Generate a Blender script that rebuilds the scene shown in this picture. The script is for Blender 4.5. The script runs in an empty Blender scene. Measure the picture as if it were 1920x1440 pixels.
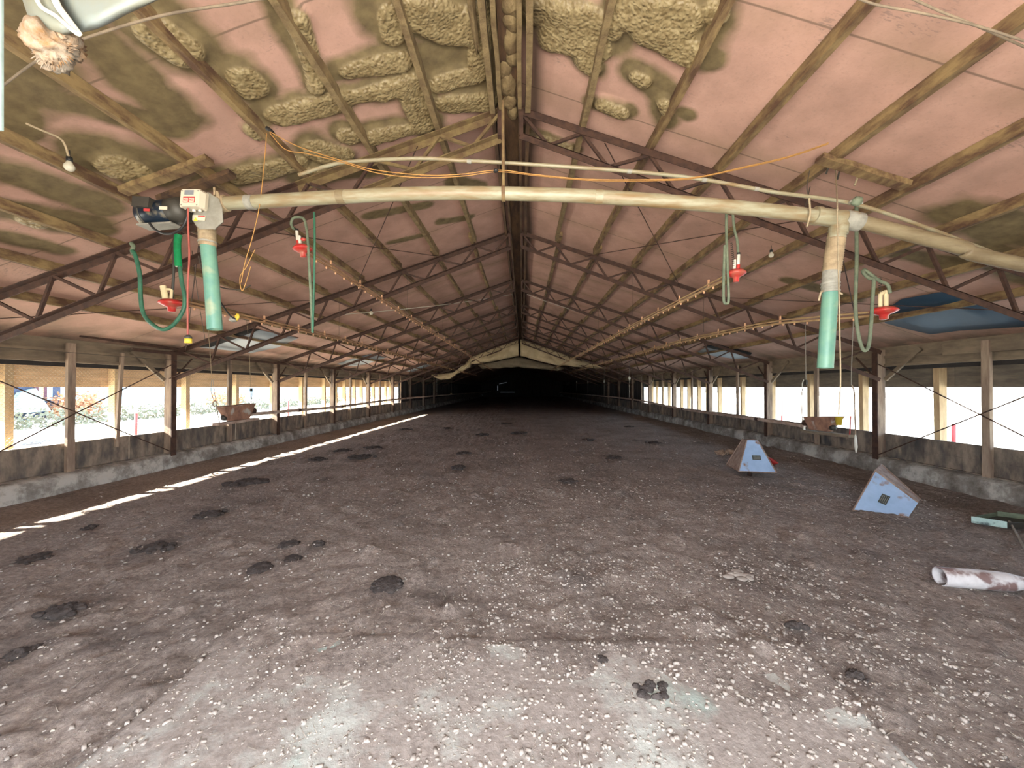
import bpy, math, random
import numpy as np
from mathutils import Vector, Matrix
random.seed(7); rng = np.random.default_rng(7)
S = bpy.context.scene
COL = S.collection
R = math.radians

# ---------------------------------------------------------------- camera
CAM = Vector((0.12, 0.0, 1.50)); YAW = R(1.55); PITCH = R(0.48); F = 720.0
cd = bpy.data.cameras.new('camera'); cam = bpy.data.objects.new('camera', cd); COL.objects.link(cam)
cd.sensor_fit = 'HORIZONTAL'; cd.sensor_width = 36.0; cd.lens = 13.5
cd.clip_start = 0.05; cd.clip_end = 600
cam.location = CAM; cam.rotation_euler = (R(90) + PITCH, 0, YAW)
S.camera = cam

# ---------------------------------------------------------------- light and exposure
S.view_settings.view_transform = 'Standard'; S.view_settings.look = 'None'
S.view_settings.gamma = 1.0; S.view_settings.use_curve_mapping = False
S.view_settings.exposure = 2.42
S.cycles.use_denoising = True
S.cycles.max_bounces = 10; S.cycles.diffuse_bounces = 7; S.cycles.glossy_bounces = 3
S.cycles.transmission_bounces = 4; S.cycles.sample_clamp_indirect = 8.0
W = bpy.data.worlds.new('world'); S.world = W; W.use_nodes = True
bgn = W.node_tree.nodes['Background']; bgn.inputs[0].default_value = (0.62, 0.80, 1.0, 1); bgn.inputs[1].default_value = 1.7
sl = bpy.data.lights.new('sun', 'SUN'); sun = bpy.data.objects.new('sun', sl); COL.objects.link(sun)
sl.energy = 13.5; sl.angle = R(0.6); sl.color = (1.0, 0.93, 0.80)
sun.rotation_euler = Vector((1.0, 0.14, -0.55)).to_track_quat('-Z', 'Y').to_euler()
# daylight of the open doorway behind the camera
dl = bpy.data.lights.new('doorway_daylight', 'AREA'); door_light = bpy.data.objects.new('doorway_daylight', dl); COL.objects.link(door_light)
dl.shape = 'RECTANGLE'; dl.size = 3.3; dl.size_y = 2.5; dl.energy = 48; dl.color = (1.0, 0.91, 0.82)
door_light.location = (0.0, -0.80, 1.3); door_light.rotation_euler = (R(84), 0, 0)

# ---------------------------------------------------------------- barn dimensions
T0, SP = 3.87, 3.05            # first truss and spacing
PX = 6.42                      # truss post line
CURB = 6.30                    # inner face of the concrete curb
PITCHM = 0.345                 # roof slope
ZTOP = CAM.z + 2.86            # top of trusses at the ridge
ZDECK = ZTOP + 0.09
YEND = 62.0
OPEN_END = 20.7
def deck(x): return ZDECK - PITCHM * abs(x)
PUR = [0.73 + 0.675 * i for i in range(9)]

rotm = cam.rotation_euler.to_matrix()
def ray(px, py):
    return (rotm @ Vector(((px - 960) / F, (720 - py) / F, -1.0))).normalized()
def at_y(px, py, y):
    d = ray(px, py); return CAM + d * ((y - CAM.y) / d.y)
def at_x(px, py, x):
    d = ray(px, py); return CAM + d * ((x - CAM.x) / d.x)
def at_z(px, py, z=0.0):
    d = ray(px, py); return CAM + d * ((z - CAM.z) / d.z)
def on_roof(px, py, off=0.0):
    d = ray(px, py)
    for s in (-1, 1):          # z = Z - m*s*x
        den = d.z + PITCHM * s * d.x
        if abs(den) < 1e-9: continue
        t = (ZDECK - off - PITCHM * s * CAM.x - CAM.z) / den
        p = CAM + d * t
        if t > 0 and p.x * s >= -1e-6: return p
    return None

# ---------------------------------------------------------------- noise
def _hash(ix, iy, seed):
    n = (ix * 374761393 + iy * 668265263 + seed * 1442695041) & 0xffffffff
    n = ((n ^ (n >> 13)) * 1274126177) & 0xffffffff
    return ((n ^ (n >> 16)) & 0xffff) / 65535.0
def vnoise(x, y, seed=0):
    ix = np.floor(x).astype(np.int64); iy = np.floor(y).astype(np.int64)
    fx = x - ix; fy = y - iy
    fx = fx * fx * (3 - 2 * fx); fy = fy * fy * (3 - 2 * fy)
    a = _hash(ix, iy, seed); b = _hash(ix + 1, iy, seed); c = _hash(ix, iy + 1, seed); d = _hash(ix + 1, iy + 1, seed)
    return (a * (1 - fx) + b * fx) * (1 - fy) + (c * (1 - fx) + d * fx) * fy
def fbm(x, y, o=4, seed=0):
    r = 0; a = 0.5; t = 0
    for i in range(o):
        r = r + a * vnoise(x * 2 ** i, y * 2 ** i, seed + i * 17); t += a; a *= 0.5
    return r / t

# ---------------------------------------------------------------- materials
def mat(name, build=None, color=(0.5, 0.5, 0.5), rough=0.8, metal=0.0, bump=0.0, scale=8.0, var=0.25, color2=None, stretch=(1, 1, 1), c3=None, t3=(0.55, 0.7), s3=3.0):
    m = bpy.data.materials.new(name); m.use_nodes = True
    nt = m.node_tree; N = nt.nodes; L = nt.links; b = N['Principled BSDF']
    b.inputs['Roughness'].default_value = rough; b.inputs['Metallic'].default_value = metal
    tc = N.new('ShaderNodeTexCoord'); mp = N.new('ShaderNodeMapping'); mp.inputs['Scale'].default_value = stretch
    oi = N.new('ShaderNodeObjectInfo'); ad = N.new('ShaderNodeVectorMath'); ad.operation = 'ADD'
    sc = N.new('ShaderNodeVectorMath'); sc.operation = 'SCALE'; sc.inputs[0].default_value = (13.1, 7.7, 5.3)
    L.new(oi.outputs['Random'], sc.inputs['Scale']); L.new(tc.outputs['Object'], mp.inputs[0])
    L.new(mp.outputs[0], ad.inputs[0]); L.new(sc.outputs[0], ad.inputs[1])
    no = N.new('ShaderNodeTexNoise'); no.inputs['Scale'].default_value = scale; no.inputs['Detail'].default_value = 6; no.inputs['Roughness'].default_value = 0.65
    L.new(ad.outputs[0], no.inputs['Vector'])
    cr = N.new('ShaderNodeValToRGB')
    c = color; c2 = color2 or tuple(v * (1 - var) for v in c)
    cr.color_ramp.elements[0].position = 0.38; cr.color_ramp.elements[1].position = 0.62
    cr.color_ramp.elements[0].color = (*c2, 1); cr.color_ramp.elements[1].color = (*c, 1)
    L.new(no.outputs[0], cr.inputs[0]); out = cr.outputs[0]
    if c3:
        n3 = N.new('ShaderNodeTexNoise'); n3.inputs['Scale'].default_value = s3; n3.inputs['Detail'].default_value = 5
        L.new(ad.outputs[0], n3.inputs['Vector'])
        r3 = N.new('ShaderNodeMapRange'); r3.inputs[1].default_value = t3[0]; r3.inputs[2].default_value = t3[1]
        L.new(n3.outputs[0], r3.inputs[0]); mx = N.new('ShaderNodeMix'); mx.data_type = 'RGBA'
        L.new(r3.outputs[0], mx.inputs[0]); L.new(out, mx.inputs[6]); mx.inputs[7].default_value = (*c3, 1); out = mx.outputs[2]
    L.new(out, b.inputs['Base Color'])
    if bump:
        bp = N.new('ShaderNodeBump'); bp.inputs['Strength'].default_value = bump; bp.inputs['Distance'].default_value = 0.02
        L.new(no.outputs[0], bp.inputs['Height']); L.new(bp.outputs[0], b.inputs['Normal'])
    if build: build(m, nt, N, L, b)
    return m

M = {}
M['rust'] = mat('rusty_steel', color=(0.078, 0.037, 0.023), color2=(0.040, 0.019, 0.013), rough=0.75, scale=14, bump=0.25)
M['rust_foam'] = mat('overspray_steel', color=(0.22, 0.155, 0.065), color2=(0.12, 0.07, 0.035), rough=0.85, scale=7, bump=0.6)
M['purlin'] = mat('purlin_wood', color=(0.27, 0.185, 0.080), color2=(0.09, 0.045, 0.024), rough=0.85, scale=3.2, bump=0.3, stretch=(3, 1.1, 3))
M['ridgewood'] = mat('ridge_wood', color=(0.135, 0.075, 0.035), color2=(0.05, 0.026, 0.016), rough=0.85, scale=3, bump=0.4, stretch=(4, .8, 4))
M['foamwood'] = mat('foamed_wood', color=(0.25, 0.18, 0.085), color2=(0.15, 0.10, 0.048), rough=0.85, scale=9, bump=0.9)
M['post'] = mat('post_wood', color=(0.38, 0.29, 0.21), color2=(0.24, 0.17, 0.125), rough=0.85, scale=5, bump=0.25, stretch=(3, 3, .5), c3=(0.05, 0.045, 0.045), t3=(0.5, 0.7), s3=1.6)
M['stud'] = mat('outer_stud_wood', color=(0.60, 0.44, 0.25), color2=(0.45, 0.31, 0.17), rough=0.8, scale=5, bump=0.2, stretch=(3, 3, .5))
M['band'] = mat('outer_board_wood', color=(0.72, 0.50, 0.30), color2=(0.56, 0.38, 0.22), rough=0.8, scale=4, bump=0.2, stretch=(3, .6, 3))
M['soffit'] = mat('shaded_soffit', color=(0.035, 0.03, 0.028), rough=.95)  # near-black base colour paints the unlit gap over the openings
M['band_shaded'] = mat('shaded_outer_board', color=(0.20, 0.165, 0.125), color2=(0.12, 0.10, 0.08), rough=0.9, scale=4, bump=0.2, stretch=(3, .6, 3))  # darker copy of the outer boards, right-hand shade put into the colour
M['plank'] = mat('dirty_planks', color=(0.30, 0.24, 0.18), color2=(0.13, 0.105, 0.085), rough=0.9, scale=5, bump=0.4, stretch=(2, 1.5, .6), c3=(0.05, 0.05, 0.052), t3=(0.46, 0.74), s3=3.6)
M['header'] = mat('header_boards', color=(0.24, 0.185, 0.125), color2=(0.15, 0.115, 0.08), rough=0.9, scale=4, bump=0.3, stretch=(2, .6, 2))
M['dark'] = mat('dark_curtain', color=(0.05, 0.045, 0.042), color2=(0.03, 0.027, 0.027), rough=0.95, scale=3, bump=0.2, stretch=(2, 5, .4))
M['pvc'] = mat('dusty_pvc', color=(0.285, 0.27, 0.185), color2=(0.22, 0.18, 0.105), rough=0.45, scale=9, bump=0.1, stretch=(.6, 3, 3), c3=(0.20, 0.13, 0.06), t3=(0.48, 0.70), s3=6)
M['pvc_dirty'] = mat('brown_dusty_pvc', color=(0.22, 0.175, 0.10), color2=(0.15, 0.11, 0.06), rough=0.6, scale=7, bump=0.15, stretch=(.5, 3, 3))
M['white'] = mat('white_plastic', color=(0.66, 0.64, 0.54), rough=0.4, var=0.12, scale=6)
M['motor'] = mat('motor_blue', color=(0.008, 0.016, 0.028), rough=0.3, var=0.4, scale=10, c3=(0.20, 0.17, 0.11), t3=(0.55, 0.72), s3=12)
M['zinc'] = mat('dusty_zinc', color=(0.34, 0.33, 0.28), color2=(0.24, 0.23, 0.19), rough=0.5, metal=0.3, scale=7, bump=0.1)
M['darkmetal'] = mat('dark_metal', color=(0.06, 0.055, 0.045), rough=0.55, metal=0.3)
M['green'] = mat('mint_tube', color=(0.135, 0.275, 0.195), color2=(0.10, 0.235, 0.185), rough=0.45, scale=12, c3=(0.30, 0.32, 0.20), t3=(0.55, 0.72), s3=7)
M['hose'] = mat('green_hose', color=(0.035, 0.15, 0.085), color2=(0.03, 0.10, 0.06), rough=0.5, scale=14)
M['hose_dusty'] = mat('dusty_green_hose', color=(0.17, 0.20, 0.13), color2=(0.10, 0.13, 0.085), rough=0.7, scale=14)
M['brightgreen'] = mat('bright_green_plastic', color=(0.01, 0.26, 0.09), rough=0.25, var=.3)
M['flex'] = mat('tan_flex_hose', color=(0.36, 0.27, 0.16), color2=(0.23, 0.17, 0.10), rough=0.7, scale=20)
M['flexgrey'] = mat('grey_flex_hose', color=(0.30, 0.29, 0.24), color2=(0.2, .19, .16), rough=0.7, scale=20)
M['red'] = mat('red_plastic', color=(0.50, 0.035, 0.030), rough=0.35, var=.25, c3=(0.34, 0.12, 0.08), t3=(.5, .75), s3=14)
M['cream'] = mat('cream_pipe', color=(0.72, 0.60, 0.36), rough=0.45, var=.15)
M['orange'] = mat('orange_cord', color=(0.40, 0.20, 0.05), rough=0.6, var=.25, scale=30)
M['redcord'] = mat('red_cord', color=(0.32, 0.07, 0.05), rough=0.6)
M['rope'] = mat('rope', color=(0.34, 0.27, 0.17), rough=0.9, scale=40)
M['wire'] = mat('wire', color=(0.09, 0.075, 0.06), rough=0.5, metal=0.6)
M['mesh'] = mat('chicken_wire_metal', color=(0.16, 0.14, 0.12), rough=0.5, metal=0.6)
M['greywire'] = mat('grey_string', color=(0.35, 0.32, 0.27), rough=0.8)
M['line'] = mat('drinker_line', color=(0.34, 0.20, 0.10), color2=(0.20, 0.10, 0.05), rough=0.6, scale=8, stretch=(2, .6, 2))
M['linelight'] = mat('drinker_line_light', color=(0.46, 0.32, 0.16), color2=(0.30, 0.18, 0.09), rough=0.6, scale=8, stretch=(2, .6, 2))
M['nipple'] = mat('nipple_plastic', color=(0.65, 0.36, 0.20), rough=0.5)
M['feedpipe'] = mat('dusty_feed_pipe', color=(0.46, 0.36, 0.29), color2=(0.30, 0.20, 0.15), rough=0.7, scale=6)
M['hopper'] = mat('rusty_hopper', color=(0.34, 0.18, 0.115), color2=(0.20, 0.105, 0.07), rough=0.85, scale=9, bump=0.4, c3=(0.42, 0.38, 0.33), t3=(0.58, 0.66), s3=5)
M['yellow'] = mat('yellow_plastic', color=(0.72, 0.52, 0.05), rough=0.5, var=.15)
M['bluewhite'] = mat('painted_tin', color=(0.36, 0.50, 0.70), color2=(0.30, 0.43, 0.62), rough=0.5, scale=5, c3=(0.26, 0.15, 0.10), t3=(0.60, 0.68), s3=6)
M['rustedge'] = mat('rust_edge', color=(0.34, 0.25, 0.20), color2=(0.20, 0.12, 0.085), rough=0.8, scale=9, bump=.2)
M['tinpink'] = mat('dusty_flange', color=(0.50, 0.44, 0.44), color2=(0.38, 0.31, 0.30), rough=0.7, scale=9)
M['label'] = mat('dark_label', color=(0.07, 0.08, 0.07), color2=(0.03, 0.04, 0.035), rough=0.5, scale=30)
M['rag'] = mat('tan_rag', color=(0.62, 0.48, 0.36), color2=(0.42, 0.29, 0.20), rough=0.9, scale=8, bump=.4)
M['dungm'] = mat('dark_clump', color=(0.075, 0.060, 0.054), color2=(0.038, 0.030, 0.027), rough=0.95, scale=22, bump=1.0)
M['chips'] = mat('pale_chips', color=(0.46, 0.41, 0.34), color2=(0.32, 0.27, 0.225), rough=0.9, scale=3)
M['crumb'] = mat('litter_crumbs', color=(0.40, 0.35, 0.31), color2=(0.26, 0.225, 0.195), rough=0.95, scale=4)
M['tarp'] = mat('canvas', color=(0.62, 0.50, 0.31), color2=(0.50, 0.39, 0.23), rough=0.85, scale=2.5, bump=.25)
M['tarp_shaded'] = mat('shaded_canvas', color=(0.34, 0.27, 0.18), color2=(0.25, 0.2, 0.13), rough=0.9, scale=2.5, bump=.25)  # darkened copy of the canvas, shade of the second curtain painted in
M['sheetblue'] = mat('blue_metal_sheet', color=(0.024, 0.058, 0.10), color2=(0.015, 0.038, 0.07), rough=0.5, scale=1.5)
M['sheetgrey'] = mat('grey_metal_sheet', color=(0.36, 0.42, 0.46), color2=(0.26, 0.31, 0.36), rough=0.5, scale=1.5)
M['blackgap'] = mat('black_gap', color=(0.008, 0.007, 0.007), rough=1)
M['sheet'] = mat('white_sheeting', color=(0.165, 0.19, 0.185), color2=(0.17, 0.16, 0.10), rough=0.5, scale=2.2, bump=.1)
M['fray'] = mat('frayed_stuffing', color=(0.26, 0.22, 0.17), color2=(0.20, 0.105, 0.04), rough=0.8, scale=16, bump=.5)
M['bulb'] = mat('dusty_bulb', color=(0.62, 0.58, 0.46), rough=0.25, var=.1)
M['black'] = mat('black_socket', color=(0.015, 0.015, 0.015), rough=0.5)
M['boxwhite'] = mat('box_plastic', color=(0.58, 0.52, 0.40), rough=0.4, var=.08)
M['redprint'] = mat('red_print', color=(0.50, 0.05, 0.05), rough=0.5)
M['greyprint'] = mat('grey_print', color=(0.22, 0.24, 0.26), rough=0.5)
M['postred'] = mat('red_marker_post', color=(0.45, 0.035, 0.03), rough=0.6)
M['postwhite'] = mat('white_marker_post', color=(0.8, 0.8, 0.8), rough=0.6)
M['nwall'] = mat('neighbour_wall', color=(0.50, 0.68, 0.76), color2=(0.42, 0.60, 0.70), rough=0.7, scale=1)
M['nroof'] = mat('neighbour_roof', color=(0.45, 0.47, 0.50), rough=0.5, scale=1)
M['housewall'] = mat('blue_grey_siding', color=(0.035, 0.055, 0.11), rough=0.7, scale=1)
M['maroon'] = mat('maroon_shutter', color=(0.10, 0.03, 0.05), rough=0.7)
M['paleblue'] = mat('pale_awning', color=(0.32, 0.42, 0.40), rough=0.6)
M['bush'] = mat('orange_bush_leaves', color=(0.55, 0.26, 0.13), color2=(0.42, 0.22, 0.12), rough=0.9, scale=3)
M['weeds'] = mat('grey_green_weeds', color=(0.16, 0.17, 0.12), color2=(0.12, 0.12, 0.09), rough=0.9, scale=3)
M['mulch'] = mat('grey_rubble', color=(0.20, 0.18, 0.17), rough=0.9, scale=5)

def b_conc(m, nt, N, L, b):
    g = N.new('ShaderNodeTexCoord'); n = N.new('ShaderNodeTexNoise'); n.inputs['Scale'].default_value = 2.6; n.inputs['Detail'].default_value = 10; n.inputs['Roughness'].default_value = .7
    L.new(g.outputs['Object'], n.inputs['Vector'])
    cr = N.new('ShaderNodeValToRGB'); e = cr.color_ramp.elements
    e[0].position = .36; e[0].color = (.13, .11, .09, 1); e[1].position = .60; e[1].color = (.50, .48, .43, 1)
    x = cr.color_ramp.elements.new(.5); x.color = (.27, .25, .22, 1)
    L.new(n.outputs[0], cr.inputs[0]); L.new(cr.outputs[0], b.inputs['Base Color'])
M['concrete'] = mat('curb_concrete', build=b_conc, rough=0.9, scale=12, bump=0.5)

def b_slab(m, nt, N, L, b):
    g = N.new('ShaderNodeTexCoord')
    def noise(s, d=6):
        n = N.new('ShaderNodeTexNoise'); n.inputs['Scale'].default_value = s; n.inputs['Detail'].default_value = d; n.inputs['Roughness'].default_value = .6
        L.new(g.outputs['Object'], n.inputs['Vector']); return n.outputs[0]
    def mixc(f, a, c):
        mx = N.new('ShaderNodeMix'); mx.data_type = 'RGBA'; L.new(f, mx.inputs[0])
        if isinstance(a, tuple): mx.inputs[6].default_value = (*a, 1)
        else: L.new(a, mx.inputs[6])
        mx.inputs[7].default_value = (*c, 1); return mx.outputs[2]
    def rng_(v, a, c, to=1.0):
        r = N.new('ShaderNodeMapRange'); r.inputs[1].default_value = a; r.inputs[2].default_value = c; r.inputs[4].default_value = to; L.new(v, r.inputs[0]); return r.outputs[0]
    c = mixc(rng_(noise(30), .4, .6), (.235, .20, .178), (.32, .275, .245))
    c = mixc(rng_(noise(2.2), .50, .62, .75), c, (.47, .49, .45))
    c = mixc(rng_(noise(1.7, 8), .60, .70, .6), c, (.36, .52, .47))
    L.new(c, b.inputs['Base Color'])
M['slab'] = mat('apron_concrete', build=b_slab, rough=0.85, scale=40, bump=0.35)

def b_floor(m, nt, N, L, b):
    g = N.new('ShaderNodeTexCoord')
    def noise(s, d=6, r=.65):
        n = N.new('ShaderNodeTexNoise'); n.inputs['Scale'].default_value = s; n.inputs['Detail'].default_value = d; n.inputs['Roughness'].default_value = r
        L.new(g.outputs['Object'], n.inputs['Vector']); return n.outputs[0]
    def ramp(v, st):
        cr = N.new('ShaderNodeValToRGB'); e = cr.color_ramp.elements
        e[0].position = st[0][0]; e[0].color = (*st[0][1], 1); e[1].position = st[-1][0]; e[1].color = (*st[-1][1], 1)
        for p, c in st[1:-1]:
            x = e.new(p); x.color = (*c, 1)
        L.new(v, cr.inputs[0]); return cr.outputs[0]
    c1 = ramp(noise(24, 8, .8), [(.32, (.150, .124, .112)), (.50, (.335, .288, .258)), (.68, (.54, .47, .415))])
    c2 = ramp(noise(1.1, 5), [(.36, (.72, .68, .66)), (.6, (1.06, 1.0, .97))])
    mx = N.new('ShaderNodeMix'); mx.data_type = 'RGBA'; mx.blend_type = 'MULTIPLY'; mx.inputs[0].default_value = 1
    L.new(c1, mx.inputs[6]); L.new(c2, mx.inputs[7])
    v = N.new('ShaderNodeTexVoronoi'); v.inputs['Scale'].default_value = 38; L.new(g.outputs['Object'], v.inputs['Vector'])
    r = N.new('ShaderNodeMapRange'); r.inputs[1].default_value = .13; r.inputs[2].default_value = .07; L.new(v.outputs['Distance'], r.inputs[0])
    m2 = N.new('ShaderNodeMix'); m2.data_type = 'RGBA'; L.new(r.outputs[0], m2.inputs[0]); L.new(mx.outputs[2], m2.inputs[6]); m2.inputs[7].default_value = (.42, .36, .28, 1)
    at = N.new('ShaderNodeAttribute'); at.attribute_name = 'dung'
    m3 = N.new('ShaderNodeMix'); m3.data_type = 'RGBA'; L.new(at.outputs['Fac'], m3.inputs[0]); L.new(m2.outputs[2], m3.inputs[6]); m3.inputs[7].default_value = (.048, .037, .034, 1)
    L.new(m3.outputs[2], b.inputs['Base Color'])
    bp = N.new('ShaderNodeBump'); bp.inputs['Strength'].default_value = .9; bp.inputs['Distance'].default_value = .02
    L.new(noise(26, 8, .8), bp.inputs['Height'])
    bq = N.new('ShaderNodeBump'); bq.inputs['Strength'].default_value = .8; bq.inputs['Distance'].default_value = .06; L.new(noise(9, 6, .7), bq.inputs['Height']); L.new(bq.outputs[0], bp.inputs['Normal']); L.new(bp.outputs[0], b.inputs['Normal'])
M['litter'] = mat('litter', build=b_floor, rough=0.97)

def b_ceil(m, nt, N, L, b):
    g = N.new('ShaderNodeTexCoord')
    def noise(s, d=5, vec=None, r=.6):
        n = N.new('ShaderNodeTexNoise'); n.inputs['Scale'].default_value = s; n.inputs['Detail'].default_value = d; n.inputs['Roughness'].default_value = r
        L.new(vec or g.outputs['Object'], n.inputs['Vector']); return n.outputs[0]
    def ramp(v, a, c, ca, cc):
        cr = N.new('ShaderNodeValToRGB'); e = cr.color_ramp.elements
        e[0].position = a; e[0].color = (*ca, 1); e[1].position = c; e[1].color = (*cc, 1); L.new(v, cr.inputs[0]); return cr.outputs[0]
    def mix(f, a, c, bt='MIX'):
        mx = N.new('ShaderNodeMix'); mx.data_type = 'RGBA'; mx.blend_type = bt
        for s, v in ((0, f), (6, a), (7, c)):
            if isinstance(v, float): mx.inputs[s].default_value = v
            elif isinstance(v, tuple): mx.inputs[s].default_value = (*v, 1)
            else: L.new(v, mx.inputs[s])
        return mx.outputs[2]
    def mr(v, a, c, t0=0.0, t1=1.0):
        r = N.new('ShaderNodeMapRange'); r.inputs[1].default_value = a; r.inputs[2].default_value = c; r.inputs[3].default_value = t0; r.inputs[4].default_value = t1; L.new(v, r.inputs[0]); return r.outputs[0]
    def attr(n):
        a = N.new('ShaderNodeAttribute'); a.attribute_name = n; return a.outputs['Fac']
    def mth(op, a, c):
        q = N.new('ShaderNodeMath'); q.operation = op
        for i, v in enumerate((a, c)):
            if isinstance(v, (int, float)): q.inputs[i].default_value = v
            else: L.new(v, q.inputs[i])
        return q.outputs[0]
    pink = ramp(noise(2.2), .35, .65, (.40, .24, .185), (.53, .32, .25))
    pink = mix(mr(noise(50, 3), .55, .75, 0.0, .35), pink, (.26, .17, .14))
    # dusty streaks beside the board joints
    sx = N.new('ShaderNodeSeparateXYZ'); L.new(g.outputs['Object'], sx.inputs[0])
    jy = mth('ABSOLUTE', mth('SUBTRACT', mth('FRACT', mth('MULTIPLY', sx.outputs[1], 1 / 1.22), 0), .5), 0)
    dust = mth('MULTIPLY', mr(jy, .30, .5), mr(noise(1.7), .35, .65))
    pink = mix(mth('MULTIPLY', dust, .55), pink, (.30, .20, .125))
    seam = mr(jy, .492, .497)
    pink = mix(mth('MULTIPLY', seam, .7), pink, (.13, .085, .06))
    mpp = N.new('ShaderNodeMapping'); mpp.inputs['Scale'].default_value = (9, 34, 9); L.new(g.outputs['Object'], mpp.inputs[0])
    pr = mth('MULTIPLY', mr(noise(2.2, 2, mpp.outputs[0]), .56, .62), mr(noise(1.9, 2), .60, .66))
    pink = mix(mth('MULTIPLY', pr, .45), pink, (.16, .12, .11))
    # dark staining low down, towards the eaves
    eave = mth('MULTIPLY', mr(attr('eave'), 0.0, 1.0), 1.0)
    khaki = ramp(noise(9, 6), .3, .7, (.105, .075, .036), (.20, .15, .07))
    thickc = ramp(noise(26, 4), .35, .65, (.18, .128, .058), (.33, .26, .135))
    fm = mth('ADD', attr('foam'), mth('MULTIPLY', mth('SUBTRACT', noise(7, 6), .5), .42))
    f1 = mr(fm, .22, .72)
    col = mix(f1, pink, khaki)
    # brownish rim of overspray
    tk = mth('ADD', attr('thick'), mth('MULTIPLY', mth('SUBTRACT', noise(12, 4), .5), .35))
    f2 = mr(tk, .35, .6)
    col = mix(f2, col, thickc)
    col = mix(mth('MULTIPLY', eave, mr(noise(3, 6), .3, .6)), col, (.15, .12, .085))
    col = mix(attr('stain'), col, (.055, .035, .022))
    L.new(col, b.inputs['Base Color'])
    v = N.new('ShaderNodeTexVoronoi'); v.feature = 'SMOOTH_F1'; v.inputs['Scale'].default_value = 42
    vv = N.new('ShaderNodeVectorMath'); vv.operation = 'ADD'; nz = N.new('ShaderNodeTexNoise'); nz.inputs['Scale'].default_value = 14
    L.new(g.outputs['Object'], nz.inputs['Vector']); q = N.new('ShaderNodeVectorMath'); q.operation = 'SCALE'; q.inputs['Scale'].default_value = .03
    L.new(nz.outputs['Color'], q.inputs[0]); L.new(g.outputs['Object'], vv.inputs[0]); L.new(q.outputs[0], vv.inputs[1]); L.new(vv.outputs[0], v.inputs['Vector'])
    bp = N.new('ShaderNodeBump'); bp.inputs['Distance'].default_value = .016; bp.invert = True
    L.new(mth('MULTIPLY', f2, .9), bp.inputs['Strength']); L.new(v.outputs['Distance'], bp.inputs['Height'])
    b2 = N.new('ShaderNodeBump'); b2.inputs['Strength'].default_value = .12; b2.inputs['Distance'].default_value = .01
    L.new(noise(40, 4), b2.inputs['Height']); L.new(bp.outputs[0], b2.inputs['Normal']); L.new(b2.outputs[0], b.inputs['Normal'])
    L.new(mr(f2, 0, 1, .85, .5), b.inputs['Roughness'])
M['ceiling'] = mat('pink_insulation_and_foam', build=b_ceil, rough=0.85)

def b_ground(m, nt, N, L, b):
    pass
M['ground'] = mat('pale_dry_ground', color=(0.62, 0.58, 0.50), color2=(0.52, 0.48, 0.41), rough=0.95, scale=0.8)

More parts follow.
